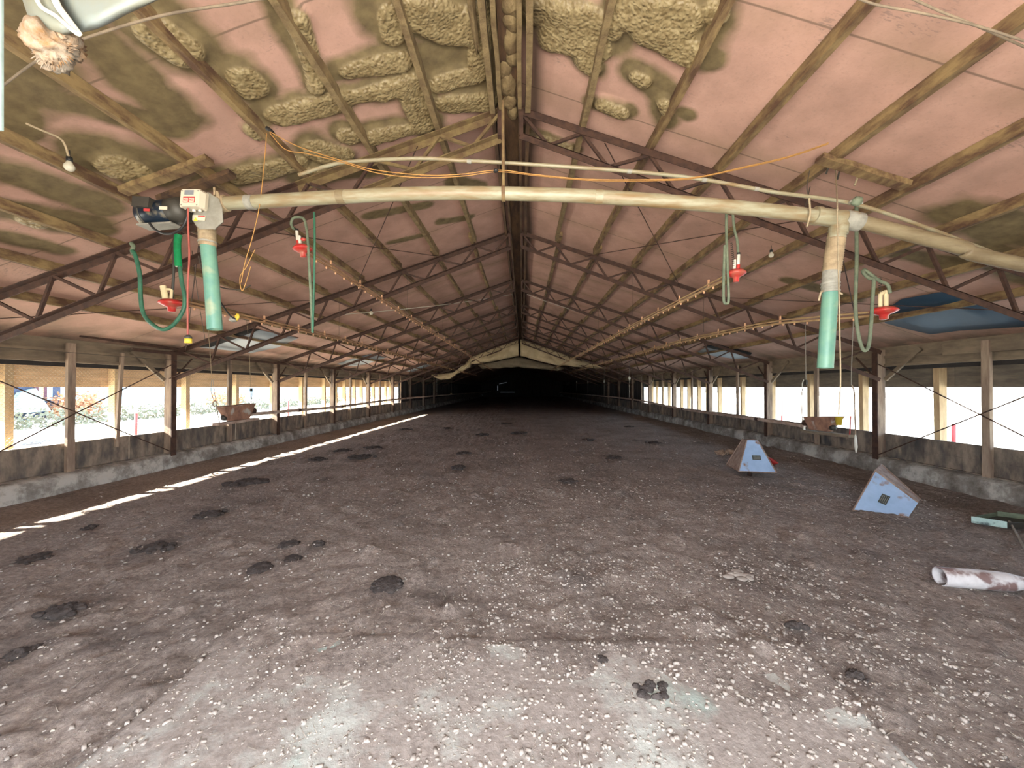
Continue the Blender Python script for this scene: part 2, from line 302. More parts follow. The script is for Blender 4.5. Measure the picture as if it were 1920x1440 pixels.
# ---------------------------------------------------------------- mesh builder
class MB:
    def __init__(s): s.v = []; s.f = []; s.sm = []
    def add(s, vs, fs, smooth=False):
        o = len(s.v); s.v.extend([tuple(v) for v in vs]); s.f.extend([tuple(i + o for i in f) for f in fs]); s.sm.extend([smooth] * len(fs)); return s
    def box(s, lo, hi):
        x0, y0, z0 = lo; x1, y1, z1 = hi
        vs = [(x, y, z) for z in (z0, z1) for y in (y0, y1) for x in (x0, x1)]
        return s.add(vs, [(0, 2, 3, 1), (4, 5, 7, 6), (0, 1, 5, 4), (2, 6, 7, 3), (0, 4, 6, 2), (1, 3, 7, 5)])
    def obox(s, c, size, rot):
        h = [q / 2 for q in size]; c = Vector(c)
        vs = [c + rot @ Vector((x * h[0], y * h[1], z * h[2])) for z in (-1, 1) for y in (-1, 1) for x in (-1, 1)]
        return s.add(vs, [(0, 2, 3, 1), (4, 5, 7, 6), (0, 1, 5, 4), (2, 6, 7, 3), (0, 4, 6, 2), (1, 3, 7, 5)])
    def beam(s, p0, p1, w, h, up=(0, 0, 1), n=1, jit=0.0):
        """bar between two points, w across, h along 'up'; n segments with slight irregularity"""
        p0 = Vector(p0); p1 = Vector(p1); d = (p1 - p0).normalized(); up = Vector(up)
        a = d.cross(up)
        if a.length < 1e-4: a = d.cross(Vector((0, 1, 0)))
        a.normalize(); u = a.cross(d).normalized()
        vs = []
        for i in range(n + 1):
            c = p0.lerp(p1, i / n)
            if jit and 0 < i < n: c = c + a * random.uniform(-jit, jit) + u * random.uniform(-jit, jit)
            ww = w * (1 + (random.uniform(-.08, .08) if jit else 0)); hh = h * (1 + (random.uniform(-.08, .08) if jit else 0))
            for sx, su in ((-1, -1), (1, -1), (1, 1), (-1, 1)): vs.append(c + a * (sx * ww / 2) + u * (su * hh / 2))
        fs = []
        for i in range(n):
            for k in range(4):
                fs.append((4 * i + k, 4 * i + (k + 1) % 4, 4 * i + 4 + (k + 1) % 4, 4 * i + 4 + k))
        fs += [(3, 2, 1, 0), tuple(4 * n + k for k in range(4))]
        return s.add(vs, fs)
    def angle(s, p0, p1, w, t, side=1):
        """angle iron: a horizontal leg and a hanging leg"""
        p0 = Vector(p0); p1 = Vector(p1)
        s.beam(p0, p1, w, t)
        d = (p1 - p0).normalized(); a = d.cross(Vector((0, 0, 1))).normalized() * side; u = a.cross(d) * side
        off = a * (w / 2 - t / 2) - Vector((0, 0, w / 2))
        return s.beam(p0 + off, p1 + off, t, w)
    def tube(s, pts, r, seg=8, cap=True, rr=None):
        pts = [Vector(p) for p in pts]; n = len(pts)
        ds = []
        for i in range(n):
            a = pts[max(0, i - 1)]; b = pts[min(n - 1, i + 1)]; ds.append((b - a).normalized())
        up = Vector((0, 0, 1)) if abs(ds[0].z) < .9 else Vector((0, 1, 0))
        u = ds[0].cross(up).normalized(); vs = []
        for i in range(n):
            d = ds[i]; u = (u - d * u.dot(d)).normalized(); w = d.cross(u)
            q = rr[i] if rr else r
            for k in range(seg):
                t = 2 * math.pi * k / seg; vs.append(pts[i] + (u * math.cos(t) + w * math.sin(t)) * q)
        fs = []
        for i in range(n - 1):
            for k in range(seg):
                fs.append((i * seg + k, i * seg + (k + 1) % seg, (i + 1) * seg + (k + 1) % seg, (i + 1) * seg + k))
        s.add(vs, fs, True)
        if cap:
            s.add([vs[k] for k in range(seg)], [tuple(range(seg))[::-1]]); s.add([vs[(n - 1) * seg + k] for k in range(seg)], [tuple(range(seg))])
        return s
    def lathe(s, base, axis, prof, seg=20):
        """prof: list of (r, h) along axis from base"""
        base = Vector(base); ax = Vector(axis).normalized()
        u = ax.orthogonal().normalized(); w = ax.cross(u); vs = []
        for r, h in prof:
            for k in range(seg):
                t = 2 * math.pi * k / seg; vs.append(base + ax * h + (u * math.cos(t) + w * math.sin(t)) * max(r, 1e-4))
        fs = []
        for i in range(len(prof) - 1):
            for k in range(seg): fs.append((i * seg + k, i * seg + (k + 1) % seg, (i + 1) * seg + (k + 1) % seg, (i + 1) * seg + k))
        fs.append(tuple(range(seg))[::-1]); o = (len(prof) - 1) * seg; fs.append(tuple(o + k for k in range(seg)))
        return s.add(vs, fs, True)
    def blob(s, c, rad, amp=0.25, seed=0, nu=24, nv=14, freq=2.0, flat=None):
        c = Vector(c); vs = []; 
        for i in range(nv + 1):
            th = math.pi * i / nv
            for k in range(nu):
                ph = 2 * math.pi * k / nu
                d = Vector((math.sin(th) * math.cos(ph), math.sin(th) * math.sin(ph), math.cos(th)))
                nn = float(fbm(np.array([d.x * freq + 7 + d.z * 1.7]), np.array([d.y * freq + 3 - d.z * 1.3]), 4, seed)[0]) - .5
                q = 1 + amp * 2 * nn
                p = Vector((d.x * rad[0], d.y * rad[1], d.z * rad[2])) * q
                if flat is not None: p.z = max(p.z, flat)
                vs.append(c + p)
        fs = []
        for i in range(nv):
            for k in range(nu): fs.append((i * nu + k, (i + 1) * nu + k, (i + 1) * nu + (k + 1) % nu, i * nu + (k + 1) % nu))
        return s.add(vs, fs, True)
    def solid(s, rows, th):
        """grid of points (rows of Vectors) thickened along the average normal"""
        nr, nc = len(rows), len(rows[0])
        P = np.array([[tuple(p) for p in r] for r in rows], float)
        gu = np.gradient(P, axis=1); gv = np.gradient(P, axis=0); n = np.cross(gu, gv); n /= (np.linalg.norm(n, axis=2, keepdims=True) + 1e-9)
        B = P + n * th; vs = [tuple(p) for p in P.reshape(-1, 3)] + [tuple(p) for p in B.reshape(-1, 3)]
        o = nr * nc; fs = []
        for i in range(nr - 1):
            for k in range(nc - 1):
                a = i * nc + k; fs.append((a, a + nc, a + nc + 1, a + 1)); fs.append((o + a, o + a + 1, o + a + nc + 1, o + a + nc))
        for k in range(nc - 1):
            fs.append((k, k + 1, o + k + 1, o + k)); a = (nr - 1) * nc + k; fs.append((a + 1, a, o + a, o + a + 1))
        for i in range(nr - 1):
            a = i * nc; fs.append((a + nc, a, o + a, o + a + nc)); a = i * nc + nc - 1; fs.append((a, a + nc, o + a + nc, o + a))
        return s.add(vs, fs, True)
    def obj(s, name, material, parent=None, base=None):
        me = bpy.data.meshes.new(name); b = Vector(base) if base is not None else Vector((0, 0, 0))
        if parent is not None and base is None: b = Vector(parent['_b'])
        me.from_pydata([(v[0] - b.x, v[1] - b.y, v[2] - b.z) for v in s.v], [], s.f)
        me.materials.append(M[material] if isinstance(material, str) else material)
        me.polygons.foreach_set('use_smooth', s.sm); me.update()
        o = bpy.data.objects.new(name, me); COL.objects.link(o)
        if parent is not None:
            o.parent = parent
            if '_p' in parent: pass
            o['_b'] = tuple(b)
        else: o.location = b; o['_b'] = tuple(b)
        return o

def thing(name, label, cat, base, group=None):
    o = bpy.data.objects.new(name, None); COL.objects.link(o); o.location = base; o['_b'] = tuple(base); o.empty_display_size = .1
    return tag(o, label, cat, group)
def tag(o, label, cat, group=None, kind=None):
    o['label'] = label; o['category'] = cat
    if group: o['group'] = group
    if kind: o['kind'] = kind
    return o
def struct(name, mb, material, label, cat):
    o = mb.obj(name, material); o['kind'] = 'structure'; return tag(o, label, cat)
def single(name, mb, material, label, cat, group=None, base=None):
    if base is None:
        a = np.array(mb.v); base = (a[:, 0].mean(), a[:, 1].mean(), a[:, 2].min())
    o = mb.obj(name, material, None, base); return tag(o, label, cat, group)
def copy_tree(o, loc=None):
    c = o.copy(); COL.objects.link(c)
    if loc is not None: c.location = loc
    for ch in o.children:
        d = ch.copy(); COL.objects.link(d); d.parent = c
        for g in ch.children:
            e = g.copy(); COL.objects.link(e); e.parent = d
    return c
def smooth_path(pts, n=8):
    """Catmull-Rom through points"""
    P = [Vector(p) for p in pts]; out = []
    for i in range(len(P) - 1):
        a = P[max(i - 1, 0)]; b = P[i]; c = P[i + 1]; d = P[min(i + 2, len(P) - 1)]
        for k in range(n):
            t = k / n
            out.append(0.5 * ((2 * b) + (c - a) * t + (2 * a - 5 * b + 4 * c - d) * t * t + (-a + 3 * b - 3 * c + d) * t ** 3))
    out.append(P[-1]); return out
ORD = ['first', 'second', 'third', 'fourth', 'fifth', 'sixth', 'seventh', 'eighth', 'ninth', 'tenth', 'eleventh', 'twelfth', 'thirteenth', 'fourteenth', 'fifteenth', 'sixteenth']
SIDE = {-1: 'left', 1: 'right'}

# ================================================================ STRUCTURE
def grid_mesh(name, X, Y, Z, material, attrs=None):
    nr, nc = X.shape; me = bpy.data.meshes.new(name)
    co = np.stack([X, Y, Z], -1).reshape(-1, 3).astype(np.float32)
    i = np.arange(nr - 1)[:, None] * nc + np.arange(nc - 1)[None, :]
    q = np.stack([i, i + 1, i + nc + 1, i + nc], -1).reshape(-1, 4)
    me.vertices.add(len(co)); me.vertices.foreach_set('co', co.ravel())
    me.loops.add(q.size); me.loops.foreach_set('vertex_index', q.ravel().astype(np.int32))
    me.polygons.add(len(q)); me.polygons.foreach_set('loop_start', (np.arange(len(q)) * 4).astype(np.int32))
    me.update(calc_edges=True); me.polygons.foreach_set('use_smooth', np.ones(len(q), bool))
    for k, a in (attrs or {}).items():
        at = me.attributes.new(k, 'FLOAT', 'POINT'); at.data.foreach_set('value', a.ravel().astype(np.float32))
    me.materials.append(M[material]); me.update()
    o = bpy.data.objects.new(name, me); COL.objects.link(o); return o

# ---- litter floor
dung = []  # (x, y, rx, ry, height)
for px, py, rpx in [(725, 1096, 30), (1065, 902, 19), (860, 877, 20), (465, 906, 36), (870, 850, 16), (1150, 858, 18), (905, 815, 12), (975, 812, 16), (290, 1028, 32), (60, 1045, 34), (545, 1046, 22), (488, 1060, 22),
                    (540, 1020, 18), (600, 1020, 15), (170, 990, 14), (120, 1150, 38), (395, 965, 30), (595, 862, 20), (680, 858, 26), (700, 840, 24), (1225, 830, 14), (1100, 825, 14), (640, 845, 18), (1385, 1075, 30), (1215, 1300, 45), (1490, 1180, 24), (1130, 1245, 12), (1605, 1265, 20), (35, 1225, 30), (950, 795, 10), (840, 803, 10), (1180, 800, 9), (760, 806, 12)]:
    p = at_z(px, py, 0.01); D = p.y; dung.append((p.x, p.y, rpx * D / 720, rpx, px, py))
xs = np.linspace(-6.36, 6.36, 440)
ys = [-0.9]
while ys[-1] < YEND: ys.append(ys[-1] + (0.022 + 0.010 * max(0, ys[-1])) * (1 if ys[-1] < 25 else 3))
ys = np.array(ys); X, Y = np.meshgrid(xs, ys)
Z = (fbm(X * 1.2, Y * 1.2, 3, 3) - .5) * .05 + (fbm(X * 9, Y * 9, 4, 9) - .5) * .055
cl = fbm(X * 5.5, Y * 5.5, 3, 21); Z += np.clip(cl - .62, 0, 1) * .18
Z *= np.clip((X + 5.9) / 1.6, .25, 1)
dm = np.zeros_like(Z)
for (x, y, r, rp, px, py) in dung:
    d = np.hypot((X - x) / (r * 1.15), (Y - y) / (r * 1.9))
    n = fbm(X * 14, Y * 14, 3, 31)
    dm = np.maximum(dm, np.clip(1.35 - d - (n - .5) * 1.4, 0, 1) * (.42 if rp > 0 else 0))
for i in range(26):     # faint trodden dark clods, mostly on the left
    x = rng.uniform(-5, 2.5) if i < 18 else rng.uniform(2, 5.5); y = rng.uniform(2.2, 11); r = rng.uniform(.08, .28)
    d = np.hypot((X - x) / r, (Y - y) / (r * .8)); n = fbm(X * 12, Y * 12, 3, 57 + i)
    dm = np.maximum(dm, np.clip(1.2 - d - (n - .5) * 1.8, 0, 1) * .45)
Z += dm * .012
SLX0, SLX1, SLY = -1.62, 1.66, 2.24
ins = (X > SLX0 - .02) & (X < SLX1 + .02) & (Y < SLY + .0)
edge = np.clip((SLY + .55 - Y) / .5, 0, 1) * (X > SLX0) * (X < SLX1)
cover = np.clip((Y - 1.98) * .10, -.03, .06) + (fbm(X * 5, Y * 5, 4, 77) - .5) * .07 + np.clip(X - .2, 0, 1.2) * .022 - .012
Z = np.where(ins, np.where((Y > SLY - .1), np.maximum(Z + .03, .03 + np.clip(cover, -.03, .03)), .036 + np.clip(cover, -.06, .02)), Z)
Z += np.where(~ins, edge * .035, 0)
curbd = np.clip((np.abs(X) - 5.9) / .4, 0, 1); Z += curbd * .02
fl = grid_mesh('floor', X, Y, Z, 'litter', {'dung': dm})
fl['kind'] = 'structure'; tag(fl, 'grey-brown poultry litter covering the barn floor', 'floor')
def floor_z(x, y):
    i = min(len(ys) - 1, max(0, int(np.searchsorted(ys, y)))); k = min(len(xs) - 1, max(0, int(np.searchsorted(xs, x)))); return float(Z[i, k])

# concrete apron inside the door
gx = np.linspace(SLX0, SLX1, 160); gy = np.linspace(-0.9, SLY, 160); AX, AY = np.meshgrid(gx, gy)
AZ = .035 + (fbm(AX * 5, AY * 5, 4, 5) - .5) * .012
wob = (fbm(AX * 2, AY * 2, 3, 8) - .5) * .05
e = np.minimum(np.minimum(AX - SLX0, SLX1 - AX), SLY - AY); AZ = np.where(e < .001, -0.03, AZ)
sb = grid_mesh('floor_apron', AX + wob * (e < .1), AY + wob * (e < .1), AZ, 'slab'); sb['kind'] = 'structure'; tag(sb, 'worn pale concrete apron with green-white stains at the doorway', 'floor slab')

# ---- ceiling boards with sprayed foam
CAP_T = [  # thin overspray: x0,y0,x1,y1,r(px)
 (60, -20, 345, 225, 36), (20, -40, 20, 150, 70), (270, 20, 350, 90, 52), (90, 185, 330, 240, 28), (190, 285, 280, 315, 52), (20, 325, 190, 385, 30), (30, 395, 170, 425, 32), (0, 60, 30, 240, 30), (440, 130, 480, 165, 34),
 (0, 440, 120, 470, 18), (515, -10, 600, 160, 28), (505, 215, 650, 180, 34), (480, 237, 490, 240, 20), (400, 340, 570, 295, 36), (640, 130, 780, 100, 34), (650, 175, 800, 150, 34), (780, 140, 800, 240, 36),
 (690, 250, 810, 225, 28), (740, 0, 880, 50, 70), (820, 110, 930, 170, 55), (880, 0, 900, 150, 40), (740, 10, 740, 70, 34), (640, 245, 665, 252, 26), (580, 270, 640, 310, 40), (690, 405, 800, 385, 15), (825, 417, 880, 408, 13),
 (730, 455, 800, 440, 10), (560, 330, 700, 320, 26), (850, 340, 900, 350, 18),
 (990, 10, 1150, 70, 50), (1080, 90, 1110, 125, 30), (1180, 10, 1320, 30, 45), (1200, 50, 1310, 80, 40), (1185, 130, 1250, 175, 30), (1110, 190, 1180, 207, 18), (1235, 175, 1250, 225, 26), (990, 245, 1080, 278, 17), (1290, 60, 1330, 110, 26), (1280, 210, 1290, 215, 18),
 (1480, 525, 1600, 560, 16), (1800, 400, 1930, 440, 40), (1680, 470, 1800, 500, 22), (1850, 470, 1930, 520, 30)]
CAP_K = [  # thick lumpy foam
 (300, 55, 340, 85, 22), (225, 305, 262, 322, 20), (455, 140, 470, 155, 20), (560, 30, 595, 150, 15), (530, 212, 638, 182, 21), (480, 237, 488, 241, 15), (450, 325, 555, 300, 20), (655, 128, 755, 108, 17), (662, 177, 778, 150, 18),
 (775, 165, 792, 225, 22), (705, 250, 800, 232, 15), (790, 15, 870, 45, 30), (735, 25, 740, 60, 18), (888, 20, 896, 60, 22), (900, 85, 895, 110, 18), (648, 248, 662, 250, 14), (590, 275, 640, 290, 22), (840, 190, 915, 185, 20), (830, 150, 900, 130, 18),
 (585, 318, 600, 325, 18), (55, 408, 70, 410, 12),
 (1005, 15, 1100, 30, 24), (1035, 70, 1120, 88, 22), (1060, 40, 1140, 50, 20), (1095, 108, 1108, 118, 17), (1190, 15, 1270, 30, 30), (1210, 55, 1290, 92, 22), (1195, 140, 1205, 147, 13), (1130, 192, 1165, 205, 12), (1245, 190, 1250, 200, 11), (1000, 252, 1065, 272, 11), (1335, 15, 1345, 20, 14)]
def caps(XX, YY, side, lst):
    m = np.full(XX.shape, -9.0)
    for x0, y0, x1, y1, r in lst:
        a = on_roof(x0, y0); b = on_roof(x1, y1)
        if a is None or b is None: continue
        if (a.x + b.x) * side <= 0: continue
        dd = (a - CAM).length + (b - CAM).length
        rm = r * dd / 2 / 720 * 1.0
        ax, ay, bx, by = a.x, a.y, b.x, b.y
        L2 = (bx - ax) ** 2 + (by - ay) ** 2 + 1e-9
        t = np.clip(((XX - ax) * (bx - ax) + (YY - ay) * (by - ay)) / L2, 0, 1)
        d = np.hypot(XX - ax - t * (bx - ax), YY - ay - t * (by - ay))
        m = np.maximum(m, 1 - d / rm)
    return m
parts = []
for side in (-1, 1):
    gx = np.linspace(0.0, 7.75, 330) * side
    yy = [-0.9]
    while yy[-1] < YEND: yy.append(yy[-1] + (0.03 if yy[-1] < 5 else (.06 if yy[-1] < 9 else .5)))
    XX, YY = np.meshgrid(gx, np.array(yy))
    w = (fbm(XX * 4, YY * 4, 3, 40) - .5)
    t = caps(XX, YY, side, CAP_T); k = caps(XX, YY, side, CAP_K)
    foam = np.clip((t + .10 + w * .6) / .75, 0, 1); thick = np.clip((k + .12 + w * .6) / .45, 0, 1)
    foam = np.maximum(foam, thick)
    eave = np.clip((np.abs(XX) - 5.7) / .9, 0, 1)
    stain = np.zeros_like(XX)
    if side > 0: stain = np.clip(1 - np.abs(XX - .22 - .03 * np.sin(YY * 2)) / .10, 0, 1) * np.clip((YY - 2.2) / 1.0, 0, 1) * .85
    hgt = thick * (.03 + .055 * fbm(XX * 4, YY * 4, 2, 66)) + foam * .006 + thick * (fbm(XX * 12, YY * 12, 2, 70) - .5) * .02
    sag = (fbm(XX * .9, YY * .9, 2, 90) - .5) * .02
    ZZ = ZDECK - PITCHM * np.abs(XX) - hgt + sag
    if side < 0: XX, YY, ZZ, foam, thick, eave, stain = [q[:, ::-1] for q in (XX, YY, ZZ, foam, thick, eave, stain)]
    parts.append((XX, YY, ZZ, foam, thick, eave, stain))
J = [np.concatenate([parts[0][i], parts[1][i]], 1) for i in range(7)]
ce = grid_mesh('ceiling', J[0], J[1], J[2], 'ceiling', {'foam': J[3], 'thick': J[4], 'eave': J[5], 'stain': J[6]})
ce['kind'] = 'structure'; tag(ce, 'pink insulation board ceiling blotched with khaki sprayed foam', 'ceiling')
for side in (-1, 1):   # metal roofing above
    mb = MB(); z0 = ZDECK + .05
    vs = [(0, -0.9, z0), (side * 7.8, -0.9, z0 - PITCHM * 7.8), (side * 7.8, YEND, z0 - PITCHM * 7.8), (0, YEND, z0)]
    mb.add(vs + [(v[0], v[1], v[2] + .02) for v in vs], [(0, 1, 2, 3), (7, 6, 5, 4), (0, 4, 5, 1), (1, 5, 6, 2), (2, 6, 7, 3), (3, 7, 4, 0)])
    struct('roof_' + SIDE[side], mb, 'nroof', 'grey metal roofing above the %s ceiling slope' % SIDE[side], 'roof')

# ---- side walls
for side in (-1, 1):
    sd = SIDE[side]
    def X2(a, b): return (min(a * side, b * side), max(a * side, b * side))
    # curb with a rough, slightly uneven inner face
    mb = MB(); yy = np.arange(-0.9, YEND, .12); rows = []
    for y in yy:
        j = (float(fbm(np.array([y * 3.]), np.array([1.]), 3, 5)[0]) - .5) * .03
        j2 = (float(fbm(np.array([y * 2.]), np.array([5.]), 3, 15)[0]) - .5) * .03
        rows.append([Vector((side * (CURB - .02), y, -.12)), Vector((side * (CURB + j * .6), y, .12)), Vector((side * (CURB + .02 + j), y, .235 + j2)), Vector((side * (CURB + .09), y, .275 + j2 * .4)), Vector((side * 6.75, y, .28)), Vector((side * 6.75, y, -.3))])
    nr, nc = len(rows), 6; fs = []
    for i in range(nr - 1):
        for k in range(nc - 1): fs.append((i * nc + k, i * nc + k + 1, (i + 1) * nc + k + 1, (i + 1) * nc + k))
    mb.add([p for r in rows for p in r], fs, True)
    struct('wall_' + sd, mb, 'concrete', 'stained concrete curb along the foot of the %s wall' % sd, 'wall')
    mb = MB()                                      # lower planks
    a, b = X2(6.50, 6.545)
    y = -0.9; i = 0
    while y < YEND:
        ln = 2.4; dz = random.uniform(-.008, .008)
        mb.box((a, y, .27), (b, min(y + ln - .006, YEND), .478)); mb.box((a, y, .479), (b, min(y + ln - .006, YEND), .685 + dz)); y += ln; i += 1
    a2, b2 = X2(6.46, 6.62); mb.box((a2, -0.9, .262), (b2, YEND, .292))
    struct('baseboard_' + sd, mb, 'plank', 'dark manure-stained planks above the %s concrete curb' % sd, 'planking')
    mb = MB()                                      # inner header boards up to the roof
    a, b = X2(6.52, 6.56); mb.box((a, -0.9, 1.87), (b, YEND, 2.02)); mb.box((a, -0.9, 2.025), (b, YEND, 2.20))
    a, b = X2(6.47, 6.52); mb.box((a, -0.9, 1.86), (b, YEND, 1.90)); mb.box((a, -0.9, 2.005), (b, YEND, 2.045))
    struct('trim_1' if side < 0 else 'trim_2', mb, 'header', 'grey-brown header boards over the %s wall opening' % sd, 'header board')
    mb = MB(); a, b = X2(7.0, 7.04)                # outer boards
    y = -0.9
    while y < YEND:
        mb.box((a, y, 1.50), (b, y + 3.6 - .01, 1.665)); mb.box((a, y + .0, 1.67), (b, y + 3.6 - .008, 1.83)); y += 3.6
    struct('trim_3' if side < 0 else 'trim_4', mb, 'band' if side < 0 else 'band_shaded', 'band of raw boards hung outside the %s wall opening' % sd, 'board')
    mb = MB(); a, b = X2(6.57, 7.0); mb.box((a, -0.9, 1.84), (b, YEND, 1.86)); mb.box((min(side * 6.575, side * 6.60), -0.9, 1.80), (max(side * 6.575, side * 6.60), YEND, 1.875))  # soffit plus a dark filler strip put where the gap lies in shade
    struct('trim_7' if side < 0 else 'trim_8', mb, 'soffit', 'soffit strip darkened for the shade above the %s opening' % sd, 'soffit')
    mb = MB(); a, b = X2(7.72, 7.76); mb.box((a, -0.9, 1.50), (b, YEND, 1.80))
    struct('trim_5' if side < 0 else 'trim_6', mb, 'header', 'fascia board at the %s eave' % sd, 'fascia')
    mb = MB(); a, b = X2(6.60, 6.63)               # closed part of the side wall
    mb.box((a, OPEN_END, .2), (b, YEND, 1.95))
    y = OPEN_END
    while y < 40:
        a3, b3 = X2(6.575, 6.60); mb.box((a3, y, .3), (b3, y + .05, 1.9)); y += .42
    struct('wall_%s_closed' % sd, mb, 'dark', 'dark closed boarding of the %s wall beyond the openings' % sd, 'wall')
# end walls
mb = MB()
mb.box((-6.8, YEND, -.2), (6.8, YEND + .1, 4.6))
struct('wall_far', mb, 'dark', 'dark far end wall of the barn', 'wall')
mb = MB()
def endwall(xa, xb, z0=-.2):
    seg = 6
    for i in range(seg):
        p, q = xa + (xb - xa) * i / seg, xa + (xb - xa) * (i + 1) / seg
        mb.add([(p, -1.0, z0), (q, -1.0, z0), (q, -1.0, deck(q) + .04), (p, -1.0, deck(p) + .04), (p, -.92, z0), (q, -.92, z0), (q, -.92, deck(q) + .04), (p, -.92, deck(p) + .04)],
               [(0, 1, 2, 3), (7, 6, 5, 4), (3, 2, 6, 7), (0, 4, 5, 1), (0, 3, 7, 4), (1, 5, 6, 2)])
endwall(-6.8, -1.9); endwall(1.9, 6.8); endwall(-1.9, 1.9, 2.75)
struct('wall_near', mb, 'header', 'boarded end wall around the doorway behind the camera', 'wall')
# far door leaf with a crack of daylight, and its little frame
mb = MB(); 
p = at_y(933, 726, YEND - .1)
lt = thing('door_gap', 'tiny bright crack of daylight at the far dark end', 'door gap', (p.x, YEND - .08, 0))
EM = mat('daylight', color=(1, 1, 1)); EM.node_tree.nodes['Principled BSDF'].inputs['Emission Color'].default_value = (.75, .85, 1, 1); EM.node_tree.nodes['Principled BSDF'].inputs['Emission Strength'].default_value = .02
mb.box((p.x - .06, YEND - .04, 0.95), (p.x + .06, YEND - .01, 1.75)); mb.obj('upright_gap', EM, lt)
mb = MB(); q1 = at_y(936, 720, YEND - .1); q2 = at_y(950, 717, YEND - .1); mb.beam(q1, q2, .05, .06); mb.obj('upper_gap', EM, lt)
mb = MB(); q1 = at_y(938, 735.5, YEND - .1); q2 = at_y(965, 735.5, YEND - .1); mb.beam(q1, q2, .05, .05); mb.obj('lower_gap', EM, lt)

# ================================================================ ROOF TIMBER
for side in (-1, 1):
    for i, x in enumerate(PUR[:-1]):
        t = thing('roof_purlin', '', 'purlin', (side * x, -0.9, deck(x)), 'timber purlins under the %s roof slope' % SIDE[side])
        t['label'] = '%s stained timber purlin from the ridge on the %s roof slope' % (ORD[i], SIDE[side])
        # lapped lengths, each its own part
        y = -0.9; k = 0
        while y < 30:
            y1 = min(y + 6.1 + (1.4 if k == 0 else 0), 31)
            mb = MB(); off = (.054 if k % 2 else 0) * side
            xx = side * x + off
            up = Vector((side * PITCHM, 0, 1)).normalized()
            mb.beam((xx, y, deck(x) - .048), (xx, y1 + .25, deck(x) - .048), .054, .096, up=(0, 0, 1), n=14, jit=.004)
            m_ = 'foamwood' if (k == 0 and i < 2 and not (side > 0 and i > 0)) else 'purlin'
            mb.obj('board', m_, t); y = y1; k += 1
# ridge boards
for side in (-1, 1):
    t = thing('ridge_board', 'pair of dark %s ridge planks running the length of the roof' % SIDE[side], 'ridge board', (side * .17, -0.9, deck(.17)), 'ridge planks')
    mb = MB(); mb.beam((side * .175, -0.9, deck(.17) - .09), (side * .175, 3.8, deck(.17) - .09), .05, .15, n=16, jit=.007); o = mb.obj('outer_plank', 'foamwood', t); o['label'] = 'near length crusted with khaki overspray'
    mb = MB(); mb.beam((side * .175, 3.8, deck(.17) - .07), (side * .175, 31, deck(.17) - .07), .04, .15, n=40, jit=.004); mb.obj('outer_plank', 'ridgewood', t)
    mb = MB(); mb.beam((side * .095, -0.9, deck(.17) - .055), (side * .095, 3.8, deck(.17) - .055), .04, .13, n=16, jit=.006); mb.obj('inner_plank', 'foamwood', t)
    mb = MB(); mb.beam((side * .095, 3.8, deck(.17) - .055), (side * .095, 31, deck(.17) - .055), .035, .13, n=40, jit=.004); mb.obj('inner_plank', 'ridgewood', t)
mb = MB(); mb.box((-.075, 1.0, ZDECK - .085), (.075, 31, ZDECK - .055)); single('sealing_strip', mb, 'ridgewood', 'brown strip closing the gap between the ridge planks', 'sealing strip', base=(0, 1, ZDECK - .06))
mb = MB()
for i in range(16):
    y = 1.55 + i * .16 + random.uniform(-.03, .03)
    mb.blob((random.uniform(-.05, .05), y, ZDECK - .075), (random.uniform(.05, .085), random.uniform(.10, .16), random.uniform(.035, .06)), .35, i, 18, 10)
mb.blob((-.19, 2.0, deck(.2) - .10), (.045, .5, .05), .4, 55); mb.blob((-.25, 2.7, deck(.25) - .07), (.03, .5, .05), .4, 57); mb.blob((.18, 2.1, deck(.2) - .10), (.05, .55, .06), .4, 58)
single('ridge_foam', mb, 'foamwood', 'lumpy sprayed foam packed between the ridge planks near the doorway', 'sprayed foam')

